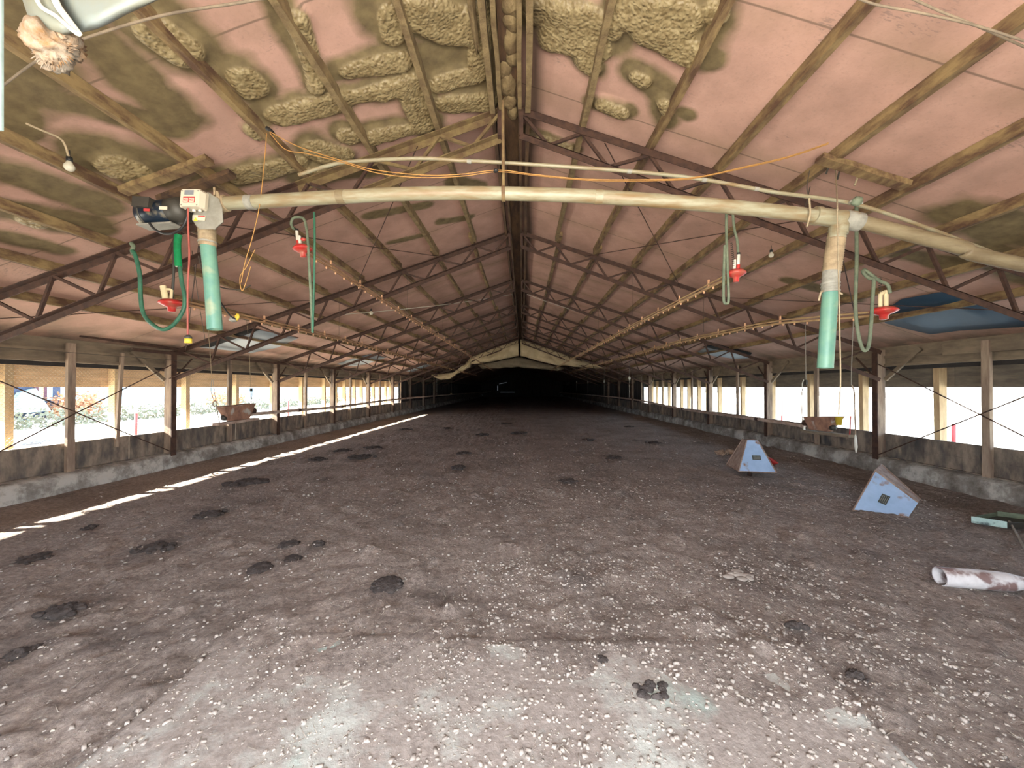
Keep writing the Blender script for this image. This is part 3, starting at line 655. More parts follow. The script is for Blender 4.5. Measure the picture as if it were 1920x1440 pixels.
# ================================================================ TRUSSES
def ztopc(x): return ZTOP - PITCHM * abs(x) - .005
ZB0 = CAM.z + 2.60; BM = (2.60 - .17) / 6.36
def zbot(x): return ZB0 - BM * abs(x)
def make_truss(y, label, foam_left=False):
    t = thing('roof_truss', label, 'roof truss', (0, y, 0), 'rusty steel roof trusses')
    for side in (-1, 1):
        m_ = 'rust_foam' if (foam_left and side < 0) else 'rust'
        mb = MB()
        if m_ == 'rust_foam':
            mb.angle((side * .10, y, ztopc(.10) - .006), (side * 2.2, y, ztopc(2.2) - .006), .075, .010); o = mb.obj('top_chord', m_, t); o['label'] = 'upper chord coated in khaki overspray'
            mb = MB(); mb.angle((side * 2.2, y, ztopc(2.2) - .006), (side * 6.40, y, ztopc(6.4) - .006), .07, .008); mb.obj('top_chord', 'rust', t)
            mb = MB(); mb.angle((side * .10, y, zbot(.1)), (side * 1.5, y, zbot(1.5)), .065, .010); mb.obj('bottom_chord', m_, t)
            mb = MB(); mb.angle((side * 1.5, y, zbot(1.5)), (side * 6.38, y, zbot(6.38)), .065, .008); mb.obj('bottom_chord', 'rust', t)
        else:
            mb.angle((side * .10, y, ztopc(.10) - .006), (side * 6.40, y, ztopc(6.4) - .006), .07, .008); mb.obj('top_chord', m_, t)
            mb = MB(); mb.angle((side * .10, y, zbot(.1)), (side * 6.38, y, zbot(6.38)), .065, .008); mb.obj('bottom_chord', m_, t)
        tops = [.12] + PUR[:-1] + [6.2]
        for i in range(len(tops) - 1):
            p = tops[i]; q = tops[i + 1]; bx = p + .25 - .012 * i
            for (xa, za, xb, zb) in ((p, ztopc(p) - .05, bx, zbot(bx)), (bx + .03, zbot(bx + .03), q - .02, ztopc(q) - .05)):
                mb = MB(); mb.beam((side * xa, y, za), (side * xb, y, zb), .028, .028, up=(0, 1, 0)); mb.obj('web_member', 'rust_foam' if (foam_left and side < 0 and i < 2) else 'rust', t)
        mb = MB(); mb.box((min(side * .09, side * .13), y - .04, zbot(.1) - .03), (max(side * .09, side * .13), y + .04, ztopc(.1))); mb.obj('ridge_plate', 'rust', t)
    return t
tr0 = make_truss(T0, 'rusty steel truss nearest the doorway, khaki foam on its left arm', True)
tr1 = make_truss(T0 + SP, 'rusty steel roof truss, second from the doorway', False)
TL = ['third', 'fourth', 'fifth', 'sixth', 'seventh', 'eighth', 'ninth', 'tenth']
for k, w_ in enumerate(TL):
    c = copy_tree(tr1, (0, T0 + SP * (k + 2), 0)); c['label'] = 'rusty steel roof truss, %s from the doorway%s' % (w_, ', with the canvas curtain hung on it' if w_ == 'seventh' else '')

# roof wind-brace rods
for side in (-1, 1):
    ya, yb = T0, T0 + SP
    def z_(x): return ztopc(x) - .07
    for n_, (xa, xb) in enumerate(((.95, 2.95), (3.15, 1.25))):
        mb = MB(); mb.tube([(side * xa, ya, z_(xa)), (side * xb, yb, z_(xb))], .006, 6)
        single('brace_rod', mb, 'rust', 'thin rusty brace rod crossing the %s roof bay, %s end nearer the doorway' % (SIDE[side], 'ridge' if n_ == 0 else 'eave'), 'brace rod', 'roof brace rods')
    for n_, (xa, xb) in enumerate(((3.2, 6.1), (6.1, 3.4))):
        mb = MB(); mb.tube([(side * xa, ya, z_(xa)), (side * xb, yb, z_(xb))], .006, 6)
        single('brace_rod', mb, 'rust', 'thin rusty brace rod low on the %s roof slope, %s end nearer the doorway' % (SIDE[side], 'upper' if n_ == 0 else 'lower'), 'brace rod', 'roof brace rods')

# ================================================================ POSTS, STUDS
for side in (-1, 1):
    sd = SIDE[side]; first = None
    for k in range(9):
        y = T0 + SP * k
        lab = '%s truss post from the doorway along the %s wall, brown and stained at its foot' % (ORD[k], sd)
        if first is None:
            t = thing('truss_post', lab, 'post', (side * PX, y, 0), 'posts under the trusses on the %s wall' % sd)
            mb = MB(); mb.beam((side * PX, y + .03, .0), (side * PX, y + .03, 2.16), .15, .06, up=(0, 1, 0), n=6, jit=.002); mb.obj('timber', 'post', t)
            mb = MB(); mb.box((min(side * (PX - .095), side * (PX - .08)), y - .03, .0), (max(side * (PX - .095), side * (PX - .08)), y + .07, 2.12)); mb.box((min(side * (PX - .095), side * (PX - .065)), y - .012, 0), (max(side * (PX - .095), side * (PX - .065)), y - .003, 2.12)); mb.obj('steel_flange', 'rust', t)
            first = t
        else:
            t = copy_tree(first, (side * PX, y, 0)); t['label'] = lab
        b = MB(); b.beam((side * (PX + .02), y - .06, 1.63), (side * (PX + .06), y - .62, 2.12), .035, .06); single('knee_brace', b, 'header', 'slanting timber brace at the top of the %s %s-wall post, nearer side' % (ORD[k], sd), 'brace', 'timber braces on the %s posts' % sd)
        b = MB(); b.beam((side * (PX + .02), y + .09, 1.62), (side * (PX + .04), y + .55, 2.06), .022, .022); single('knee_strut', b, 'rust', 'thin rusty strut at the top of the %s %s-wall post, farther side' % (ORD[k], sd), 'strut', 'steel struts on the %s posts' % sd)
    # inner studs at mid-bay
    prev = None
    for k in range(6):
        y = 5.40 + SP * k - (.02 * k)
        lab = 'pale inner stud at the middle of the %s open bay, %s wall' % (ORD[k], sd)
        if prev is None:
            mb = MB(); mb.beam((side * 6.44, y, .27), (side * 6.44, y, 2.14), .045, .095, up=(0, 1, 0), n=5, jit=.002); prev = single('wall_stud', mb, 'post', lab, 'stud', 'inner studs of the %s wall' % sd, base=(side * 6.44, y, .27))
        else:
            c = prev.copy(); COL.objects.link(c); c.location = (side * 6.44, y, .27); c['label'] = lab
    prev = None; n = 0; y = 2.25
    ylist = [2.25 + 1.4 * i for i in range(9)] + [14.3, 15.0, 15.9, 16.6, 17.4, 18.0, 18.8, 19.6, 20.3]
    for y in ylist:
        lab = '%s outer stud from the doorway, raw wood, in the %s wall' % (['first', 'second', 'third', 'fourth', 'fifth', 'sixth', 'seventh', 'eighth', 'ninth', 'tenth', 'eleventh', 'twelfth', 'thirteenth', 'fourteenth', 'fifteenth', 'sixteenth', 'seventeenth', 'eighteenth'][n], sd)
        if prev is None:
            mb = MB(); mb.beam((side * 6.93, y, -.25), (side * 6.93, y, 1.92), .095, .12, up=(1, 0, 0), n=4, jit=.002); prev = single('outer_stud', mb, 'stud', lab, 'stud', 'outer studs of the %s wall' % sd, base=(side * 6.93, y, -.25))
        else:
            c = prev.copy(); COL.objects.link(c); c.location = (side * 6.93, y, -.25); c['label'] = lab
        n += 1
    # wall cross rods in the first bay
    for n_, (za, zb) in enumerate(((1.95, .30), (.34, 1.93))):
        mb = MB(); mb.tube([(side * 6.325, T0, za), (side * 6.325, T0 + SP, zb)], .0085, 6)
        single('wall_brace_rod', mb, 'rust', 'thin brace rod across the first %s bay, %s towards the far post' % (sd, 'falling' if n_ == 0 else 'rising'), 'brace rod', 'cross rods of the %s wall' % sd)
mb = MB(); mb.beam(at_x(229, 662, -6.47), at_x(218, 838, -6.47), .035, .05, up=(0, 1, 0)); single('leaning_stick', mb, 'post', 'narrow dark stick leaning in the first left bay, tilted off plumb', 'stick')
# flat planks nailed across
mb = MB(); mb.beam(at_x(345, 656, -6.36), at_x(150, 629, -6.36), .02, .045); single('nailed_batten', mb, 'rust', 'dark flat iron batten under the left ceiling edge', 'batten')
mb = MB(); mb.box((6.44, 3.0, 1.98), (6.49, 5.95, 2.16)); single('header_plank', mb, 'header', 'short grey plank doubled onto the right header boards', 'plank', base=(6.46, 3.0, 1.98))

mb = MB(); mb.angle((-6.16, 6.0, 2.13), (-6.16, 24.0, 2.17), .05, .008); single('eave_rail', mb, 'rust', 'long rusty angle iron running under the left eave past the post tops', 'rail')
mb = MB(); mb.tube([(-6.2, 2.5, 1.98), (-6.2, 24, 2.02)], .004, 6); single('eave_wire', mb, 'wire', 'thin taut wire running along the left eave', 'wire')
# chicken wire in the left openings
vs = []; fs = []
def wire(a, b, r=.0017):
    a = Vector(a); b = Vector(b); d = (b - a).normalized(); u = d.cross(Vector((1, 0, 0))).normalized() * r; w = Vector((1, 0, 0)) * r
    o = len(vs)
    for c in (a, b):
        vs.append(tuple(c + u)); vs.append(tuple(c - u * .5 + w)); vs.append(tuple(c - u * .5 - w))
    fs.extend([(o, o + 1, o + 4, o + 3), (o + 1, o + 2, o + 5, o + 4), (o + 2, o, o + 3, o + 5)])
cy, cz = .052, .030
for i in range(int(6.4 / cy)):
    for j in range(int(1.18 / cz)):
        y0 = 3.1 + i * cy + (cy / 2 if j % 2 else 0); z0 = .68 + j * cz * .98
        wire((-6.585, y0, z0), (-6.585, y0 + cy * .3, z0 + cz * .5)); wire((-6.585, y0 + cy * .3, z0 + cz * .5), (-6.585, y0 + cy * .7, z0 + cz * .5)) if j % 2 else None
        wire((-6.585, y0, z0), (-6.585, y0 - cy * .3, z0 + cz * .5))
mb = MB(); mb.add(vs, fs)
o = single('chicken_wire', mb, 'mesh', 'fine chicken wire stretched over the first left wall openings', 'wire mesh', base=(-6.585, 3.1, .68)); o['kind'] = 'stuff'

# ceiling cross boards
for (a, b, lab, m_) in (((1536, 296), (1700, 348), 'short board nailed across two purlins on the right slope, strings tied to it', 'purlin'),
                        ((228, 358), (395, 300), 'wide board nailed across two left purlins above the motor', 'purlin'),
                        ((295, 372), (440, 328), 'narrow board under the left purlins just above the white box', 'ridgewood')):
    p = on_roof(*a, off=.11); q = on_roof(*b, off=.11); yy_ = (p.y + q.y) / 2; p = Vector((p.x, yy_, p.z)); q = Vector((q.x, yy_, q.z))
    mb = MB(); mb.beam(p, q, .09, .045, n=6, jit=.003); single('cross_board', mb, m_, lab, 'board', 'boards nailed across purlins')

# bare metal patches where the insulation has dropped
def roof_poly(pts, off, material, name, label, base=None):
    P = [on_roof(x, y, off) for x, y in pts]
    c = sum(P, Vector()) / len(P); n = Vector((0, 0, 1)); vs = []
    m = len(P)
    ring0 = P; ring1 = [c.lerp(p, .55) - Vector((0, 0, .02)) for p in P]; cc = c - Vector((0, 0, .035))
    vs = ring0 + ring1 + [cc]; fs = []
    for i in range(m):
        k = (i + 1) % m; fs.append((i, k, m + k, m + i)); fs.append((m + i, m + k, 2 * m))
    top = len(vs); vs2 = [v + Vector((0, 0, .006)) for v in vs]; fs2 = [tuple(top + q for q in f[::-1]) for f in fs]
    side_ = [(i, top + i, top + (i + 1) % m, (i + 1) % m) for i in range(m)]
    mb = MB(); mb.add(vs + vs2, fs + fs2 + side_, True)
    return single(name, mb, material, label, 'metal sheet')
roof_poly([(1648, 590), (1690, 562), (1760, 549), (1790, 548), (1935, 600), (1935, 612), (1800, 620), (1745, 627), (1700, 617), (1660, 606)], .02, 'sheetblue', 'metal_sheet', 'large dark blue sheet of bare roofing sagging by the right eave')
roof_poly([(375, 652), (420, 635), (485, 619), (540, 630), (560, 634), (520, 652), (470, 662), (420, 656)], .02, 'sheetgrey', 'metal_sheet', 'pale grey bare roofing sheet low on the left slope behind the second truss')
roof_poly([(372, 651), (425, 627), (470, 618), (488, 618), (440, 636), (395, 651)], .03, 'blackgap', 'torn_gap', 'black torn gap above the pale grey left sheet')
roof_poly([(1308, 660), (1330, 648), (1350, 647), (1400, 664), (1412, 671), (1380, 673), (1340, 668)], .02, 'sheetgrey', 'metal_sheet', 'small pale sheet of bare roofing far along the right eave')
roof_poly([(1318, 650), (1345, 646), (1410, 662), (1405, 668), (1375, 662)], .03, 'blackgap', 'torn_gap', 'black torn gap above the small right sheet')
roof_poly([(632, 683), (660, 673), (695, 664), (725, 670), (690, 682), (665, 687)], .02, 'sheetgrey', 'metal_sheet', 'narrow pale roofing sheet farther along the left eave')
roof_poly([(752, 696), (775, 688), (800, 682), (812, 684), (775, 697)], .02, 'sheetgrey', 'metal_sheet', 'farthest small pale roofing sheet on the left slope')

# ================================================================ CANVAS CURTAIN
YT = T0 + SP * 6 + .12
def drape(top, bot, y, nx, nz, seed, depth=.25):
    """top, bot: pixel polylines; makes a rippled cloth at distance y"""
    def interp(pl, u):
        xs_ = [p[0] for p in pl]; L = [0]
        for i in range(1, len(pl)): L.append(L[-1] + math.hypot(pl[i][0] - pl[i - 1][0], pl[i][1] - pl[i - 1][1]))
        d = u * L[-1]; return (np.interp(d, L, xs_), np.interp(d, L, [p[1] for p in pl]))
    rows = []
    for j in range(nz + 1):
        v = j / nz; r = []
        for i in range(nx + 1):
            u = i / nx; a = interp(top, u); b = interp(bot, u)
            px = a[0] + (b[0] - a[0]) * v; py = a[1] + (b[1] - a[1]) * v
            yy = y + (float(fbm(np.array([u * 9.]), np.array([v * 2.5]), 3, seed)[0]) - .5) * depth * 2 * (.3 + v) - .15 * math.sin(v * math.pi)
            r.append(at_y(px, py, yy))
        rows.append(r)
    return rows
t = thing('canvas_curtain', 'tan canvas curtain sagging from the seventh truss across the dark part', 'canvas curtain', (0, YT, 3.9))
mb = MB(); mb.solid(drape([(884, 668), (905, 660), (935, 648), (972, 636)], [(862, 697), (880, 683), (905, 681), (935, 676), (972, 667)], YT, 40, 10, 3), .012); mb.obj('left_drape', 'tarp', t)
mb = MB(); mb.solid(drape([(976, 636), (1020, 650), (1080, 672), (1140, 688)], [(976, 667), (1000, 674), (1040, 684), (1090, 689), (1145, 692)], YT, 44, 10, 5), .012); mb.obj('right_drape', 'tarp', t)
mb = MB(); mb.solid(drape([(808, 702), (830, 700), (850, 698), (870, 683), (886, 668)], [(810, 706), (826, 712), (844, 711), (860, 700), (882, 688)], YT, 30, 8, 8), .012); mb.obj('loose_end', 'tarp', t)
mb = MB(); mb.solid(drape([(895, 684), (972, 668), (1060, 690)], [(905, 692), (972, 689), (1045, 695)], YT + 3.2, 40, 6, 12), .012); single('canvas_curtain', mb, 'tarp_shaded', 'second, shadowed canvas curtain hanging just beyond the tan one', 'canvas curtain')

# ================================================================ FEED AUGER
DA = 2.65
t = thing('auger_pipe', 'long bowed cream pipe crossing below the roof from motor to right wall', 'feed pipe', at_y(960, 363, DA))
ctr = [(423, 381), (520, 376), (640, 369), (790, 363), (944, 363), (1100, 368), (1280, 380), (1420, 393), (1500, 402), (1556, 409)]
mb = MB(); mb.tube(smooth_path([at_y(x, y, DA) for x, y in ctr], 6), .046, 20); mb.obj('main_pipe', 'pvc', t)
ctr2 = [(1600, 413), (1700, 438), (1800, 464), (1920, 497)]
P2 = [at_y(x, y, DA) for x, y in ctr2]; P2.append(Vector((6.35, DA, 1.72)))
mb = MB(); mb.tube(smooth_path(P2, 6), .045, 20); o = mb.obj('end_pipe', 'pvc_dirty', t); o['label'] = 'browner dusty length of pipe'
mb = MB(); mb.tube([at_y(1530, 405, DA), at_y(1562, 409, DA), at_y(1600, 412, DA)], .056, 20)
mb.tube([at_y(1575, 410, DA), at_y(1572, 440, DA)], .053, 20); mb.tube([at_y(1526, 404.5, DA), at_y(1536, 405.5, DA)], .060, 20); mb.obj('tee_fitting', 'pvc', t)
mb = MB(); mb.tube([at_y(1580, 411, DA), at_y(1612, 417, DA)], .060, 20); mb.obj('grey_sleeve', 'flexgrey', t)
for xx_, yy_, m_ in ((640, 369, 'pvc_dirty'), (1122, 369.5, 'pvc'), (470, 379, 'flexgrey')):
    mb = MB(); mb.tube([at_y(xx_ - 7, yy_, DA), at_y(xx_ + 7, yy_, DA)], .0485, 20); mb.obj('pipe_band', m_, t)
mb = MB(); mb.lathe(at_y(944, 363, DA) - Vector((.012, 0, 0)), (1, 0, 0), [(.052, 0), (.052, .024)], 20); mb.tube([at_y(944, 352, DA), at_y(943, 230, DA + .1), at_y(943, 190, DA + .25)], .011, 8); mb.obj('hanging_strap', 'rust_foam', t)

# right drop: flex hose and mint tube
def flexhose(pa, pb, r, n, name, m_, par):
    pa = Vector(pa); pb = Vector(pb); pts = []; rr = []
    for i in range(n * 2 + 1): pts.append(pa.lerp(pb, i / (2 * n))); rr.append(r * (1.06 if i % 2 else .94))
    mb = MB(); mb.tube(pts, r, 18, rr=rr); return mb.obj(name, m_, par)
t = thing('drop_tube', 'mint green feed tube hanging from a banded flex hose at the right tee', 'feed tube', at_y(1546, 690, DA))
flexhose(at_y(1572, 424, DA), at_y(1568, 448, DA), .052, 4, 'upper_collar', 'pvc', t)
flexhose(at_y(1568, 448, DA), at_y(1559, 510, DA), .052, 14, 'flex_hose', 'flex', t)
mb = MB(); mb.tube([at_y(1559, 508, DA), at_y(1556, 548, DA)], .050, 18); mb.obj('grey_wrap', 'flexgrey', t)
for q in (530, 536, 545):
    mb = MB(); mb.tube([at_y(1557, q, DA), at_y(1557, q + 3, DA)], .054, 18); mb.obj('clamp', 'zinc', t)
mb = MB(); mb.tube([at_y(1557, 545, DA), at_y(1547, 690, DA)], .046, 22, cap=False); mb.tube([at_y(1557, 545, DA), at_y(1547, 690, DA)], .042, 22, cap=False); mb.obj('tube', 'green', t)
for s_ in (-1, 1):
    mb = MB(); mb.tube(smooth_path([at_y(1557 + s_ * 14, 545, DA - .03), at_y(1557 + s_ * 18, 549, DA - .05), at_y(1557 + s_ * 22, 558 - s_ * 6, DA - .05)], 4), .006, 6); mb.obj('twine_tail', 'rope', t)

# left unit: motor, box, drop body
t = thing('auger_drive', 'auger drive with dark blue motor, cream switch box and grey drop body', 'auger motor', at_y(385, 430, DA))
def P(x, y, d=0.0): return at_y(x, y, DA + d)
u = (P(372, 388) - P(270, 402)).normalized()
mb = MB(); mb.lathe(P(272, 404, .03), u, [(.060, -.03), (.078, -.012), (.085, 0), (.085, .21), (.080, .215), (.082, .22), (.082, .265), (.070, .285), (.03, .29)], 28); mb.obj('motor_casing', 'motor', t)
mb = MB(); mb.lathe(P(272, 404, .03), u, [(.088, .02), (.088, .032)], 28); mb.obj('band_clamp', 'darkmetal', t)
mb = MB(); mb.lathe(P(272, 404, .03), u, [(.087, .205), (.087, .290), (.05, .33)], 28); mb.obj('gear_housing', 'darkmetal', t)
mb = MB(); mb.obox(P(276, 384, -.03), (.12, .10, .07), Matrix.Rotation(.08, 3, 'Y')); mb.obj('capacitor_cover', 'darkmetal', t)
mb = MB(); mb.obox(P(275, 393.5, -.085), (.042, .004, .018), Matrix.Rotation(.08, 3, 'Y')); mb.obj('nameplate', 'redprint', t)
mb = MB(); mb.obox(P(306, 390, -.085), (.055, .004, .022), Matrix.Rotation(.08, 3, 'Y')); mb.obj('nameplate', 'boxwhite', t)
mb = MB(); mb.obox(P(300, 424, 0.02), (.25, .10, .010), Matrix.Rotation(-.05, 3, 'Y')); mb.obj('mounting_foot', 'zinc', t)
# switch box with a chamfered lid
def chamfer_box(mb, c, sx, sy, sz, ch, rot):
    c = Vector(c); pts = [(-1, -1 + ch), (-1 + ch, -1), (1 - ch, -1), (1, -1 + ch), (1, 1 - ch), (1 - ch, 1), (-1 + ch, 1), (-1, 1 - ch)]
    vs = [c + rot @ Vector((a * sx / 2, s * sy / 2, b * sz / 2)) for s in (-1, 1) for a, b in pts]
    fs = [tuple(range(8)), tuple(range(8, 16))[::-1]] + [(i, (i + 1) % 8, 8 + (i + 1) % 8, 8 + i)[::-1] for i in range(8)]
    mb.add(vs, fs)
rb = Matrix.Rotation(R(5), 3, 'Y') @ Matrix.Rotation(R(-8), 3, 'Z')
bx = t
mb = MB(); chamfer_box(mb, P(362, 374, -.13), .150, .045, .115, .14, rb); chamfer_box(mb, P(367, 377, -.075), .165, .07, .125, .12, rb); box = mb.obj('switch_box', 'boxwhite', t)
nrm = rb @ Vector((0, -1, 0)); ex = rb @ Vector((1, 0, 0)); ez = rb @ Vector((0, 0, 1)); fc = P(362, 374, -.13) + nrm * .0235
mb = MB(); mb.obox(fc + ex * -.008 + ez * .036, (.072, .003, .030), rb); mb.obj('grey_label', 'greyprint', box)
for s_ in (-1, 1):
    mb = MB(); cc = fc + ex * (s_ * .024 - .004) + ez * -.012
    mb.obox(cc, (.044, .003, .040), rb); mb.obj('warning_label', 'redprint', box)
    mb = MB(); mb.obox(cc + nrm * .002 - ez * .004, (.036, .002, .026), rb); mb.obj('label_panel', 'boxwhite', box)
    mb = MB()
    for q in range(3): mb.obox(cc + nrm * .0035 + ez * (.003 - q * .006) + ex * .003, (.018, .001, .0022), rb)
    mb.obox(cc + nrm * .0035 - ez * .004 - ex * .011, (.006, .001, .010), rb); mb.obj('label_print', 'redprint', box)
for sx_, sz_ in ((-1, 1), (1, 1), (1, -1), (-1, -1)):
    mb = MB(); mb.lathe(fc + ex * sx_ * .062 + ez * sz_ * .047, nrm, [(.005, 0), (.004, .003)], 8); mb.obj('screw', 'zinc', box)
# drop body: hexagonal plate
hexp = [(372, 366), (390, 362), (410, 372), (417, 392), (418, 416), (402, 430), (374, 430), (362, 412), (366, 385)]
mb = MB(); f_ = [P(x, y, -.07) for x, y in hexp]; g_ = [P(x, y, .09) for x, y in hexp]; n_ = len(hexp)
mb.add(f_ + g_, [tuple(range(n_))[::-1], tuple(range(n_, 2 * n_))] + [(i, (i + 1) % n_, n_ + (i + 1) % n_, n_ + i) for i in range(n_)]); db = mb.obj('drop_body', 'zinc', t)
mb = MB(); f_ = [P(390 + (x - 390) * 1.05, 398 + (y - 398) * 1.05, .00) for x, y in hexp]; g_ = [P(390 + (x - 390) * 1.05, 398 + (y - 398) * 1.05, .015) for x, y in hexp]
mb.add(f_ + g_, [tuple(range(n_))[::-1], tuple(range(n_, 2 * n_))] + [(i, (i + 1) % n_, n_ + (i + 1) % n_, n_ + i) for i in range(n_)]); mb.obj('flange', 'zinc', t)
mb = MB(); mb.obox(P(373, 408.5, -.078), (.09, .003, .036), Matrix.Rotation(.06, 3, 'Y')); lb = mb.obj('caution_label', 'boxwhite', t)
mb = MB(); mb.obox(P(377.5, 405.5, -.082), (.048, .002, .008), Matrix.Rotation(.06, 3, 'Y')); mb.obj('label_stripe', 'redprint', lb)
mb = MB(); q_ = P(366.5, 411, -.082); mb.add([q_ + Vector((-.016, 0, -.012)), q_ + Vector((.016, 0, -.012)), q_ + Vector((0, 0, .014)), q_ + Vector((-.016, .002, -.012)), q_ + Vector((.016, .002, -.012)), q_ + Vector((0, .002, .014))], [(0, 1, 2), (5, 4, 3), (0, 3, 4, 1), (1, 4, 5, 2), (2, 5, 3, 0)]); mb.obj('warning_triangle', 'yellow', lb)
mb = MB(); mb.lathe(P(402, 384), (P(424, 381) - P(402, 384)), [(.065, 0), (.065, .03), (.056, .035), (.056, .085), (.05, .09)], 22)
for k in range(6): mb.obox(P(408 + k * 2.4, 383) + Vector((0, -.05, random.uniform(-.05, .07))), (.012, .01, random.uniform(.03, .09)), Matrix.Rotation(random.uniform(-.4, .4), 3, 'Y'))
mb.obj('outlet_clamp', 'flex', t)
mb = MB(); mb.tube(smooth_path([P(352, 392, -.1), P(350, 410, -.1), P(341, 427, -.09), P(325, 437, -.08), P(308, 438, -.07), P(290, 430, -.06), P(280, 418, -.06)], 6), .008, 8); mb.obj('power_lead', 'black', t)
for xx_ in (364, 375):
    mb = MB(); mb.tube([P(xx_, 390, -.10), P(xx_, 397, -.10)], .010, 8); mb.obj('cable_gland', 'white', t)
t = thing('drop_tube', 'mint green feed tube hanging below the cream switch box', 'feed tube', P(403, 618))
flexhose(P(388, 428), P(389, 450), .052, 8, 'flex_hose', 'flex', t)
mb = MB(); mb.tube([P(389, 448), P(389, 462)], .053, 18); mb.obj('collar', 'flex', t)
mb = MB(); mb.tube([P(389, 453), P(389, 456)], .056, 18); mb.obj('clamp', 'zinc', t)
mb = MB(); mb.tube([P(390, 458), P(396, 520), P(403, 618)], .046, 22, cap=False); mb.tube([P(390, 458), P(396, 520), P(403, 618)], .042, 22, cap=False); mb.obj('tube', 'green', t)
def cord(name, px, d, r, m_, label, cat='cord', group=None, n=6, seg=6):
    mb = MB(); pts = []
    for q in px:
        dd = q[2] if len(q) > 2 else d
        pts.append(at_y(q[0], q[1], dd))
    mb.tube(smooth_path(pts, n), r, seg); return single(name, mb, m_, label, cat, group)
t = thing('conduit', 'thin white water pipe arching above the cream auger pipe', 'pipe', at_y(940, 306, 2.8))
mb = MB(); mb.tube(smooth_path([at_y(x, y, 2.8) for x, y in ((560, 328), (610, 312), (660, 303), (790, 297), (860, 301), (960, 306), (1190, 322), (1320, 337), (1450, 360), (1600, 382), (1740, 428), (1885, 483))], 6), .0135, 10); mb.obj('pipe', 'pvc', t)
for x_, y_ in ((880, 302.5), (1180, 321), (1320, 337), (1418, 354)):
    mb = MB(); mb.tube([at_y(x_ - 4, y_, 2.8), at_y(x_ + 4, y_ + .7, 2.8)], .0155, 10); mb.obj('coupling', 'flexgrey', t)
# orange cords
t = thing('orange_cord', 'pair of orange cords swagged from the left purlin hook to the right slope', 'cord', at_y(505, 247, 2.7))
for k, pl in enumerate([[(506, 247), (560, 275), (640, 301), (700, 318), (790, 328), (860, 327), (935, 319), (1000, 327), (1100, 336), (1200, 337), (1300, 333), (1400, 312), (1480, 293), (1553, 268)],
                        [(506, 249), (535, 280), (575, 288), (640, 304), (710, 325), (790, 333), (870, 330), (935, 322), (1010, 330), (1120, 339), (1260, 338), (1310, 333), (1400, 314), (1480, 295), (1553, 270)]]):
    mb = MB(); mb.tube(smooth_path([at_y(x, y, 2.60 + .02 * k) for x, y in pl], 6), .0032, 6); mb.obj('strand', 'orange', t)
mb = MB(); mb.blob(at_y(930, 320, 2.6), (.018, .018, .012), .3, 3, 10, 6); mb.obj('knot', 'black', t)
cord('hook', [(500, 240), (508, 245), (512, 250)], 2.66, .014, 'black', 'small black hook on the left purlin where the orange cords start', 'hook')
cord('hanging_string', [(500, 250), (496, 300), (490, 360), (484, 400), (472, 450), (460, 490), (452, 530)], 2.62, .003, 'orange', 'thin orange string hanging from the left hook past the cream pipe', 'string')
cord('hanging_string', [(478, 468), (462, 500), (450, 520), (455, 545), (470, 500)], 2.7, .003, 'orange', 'looped orange string end beside the left mint tube', 'string')
cord('red_string', [(353, 390), (353, 430), (355, 480), (352, 540), (352, 630)], 2.52, .006, 'redcord', 'dull red cord hanging from the switch box to the yellow plug', 'cord')
t = thing('yellow_plug', 'small plug with yellow ring at the end of the red cord', 'plug', at_y(354, 645, 2.52))
mb = MB(); mb.lathe(at_y(353, 628, 2.52), (0, 0, -1), [(.010, 0), (.022, .014), (.022, .024)], 12); mb.obj('cap', 'darkmetal', t)
mb = MB(); mb.lathe(at_y(353, 635, 2.52), (0, 0, -1), [(.021, 0), (.021, .030)], 12); mb.obj('ring', 'yellow', t)
t = thing('yellow_clip', 'yellow clip and grey block on the outer left drinker line', 'clip', at_y(443, 597, 3.4))
mb = MB(); mb.blob(at_y(445, 594, 3.4), (.018, .015, .03), .4, 2, 10, 8); mb.obj('tie', 'yellow', t); mb = MB(); mb.blob(at_y(437, 599, 3.42), (.035, .03, .025), .3, 5, 12, 8); mb.obj('block', 'zinc', t)
cord('black_cable', [(375, 462), (379, 490), (392, 520), (410, 560), (430, 590), (441, 598)], 2.8, .006, 'black', 'black cable running down behind the left mint tube', 'cable')
cord('grey_cable', [(372, 480), (385, 520), (412, 538), (450, 543), (470, 535)], 2.85, .005, 'wire', 'thin dark cable swinging across behind the left mint tube', 'cable')
cord('ceiling_cord', [(0, 165, 1.9), (75, 110, 1.75), (150, 75, 1.7), (300, 30, 1.65), (450, 5, 1.6), (520, -8, 1.6)], 1.7, .006, 'header', 'dusty cord strung under the near left purlins', 'cord')
cord('ceiling_cord', [(1590, -12, 1.55), (1640, 8, 1.6), (1730, 25, 1.62), (1830, 48, 1.65), (1930, 80, 1.7)], 1.6, .005, 'header', 'dusty cord strung under the near right purlins, lower of two', 'cord')
cord('ceiling_cord', [(1690, -12, 1.6), (1760, 20, 1.65), (1830, 48, 1.68), (1930, 92, 1.75)], 1.6, .005, 'header', 'dusty cord strung under the near right purlins, upper of two', 'cord')

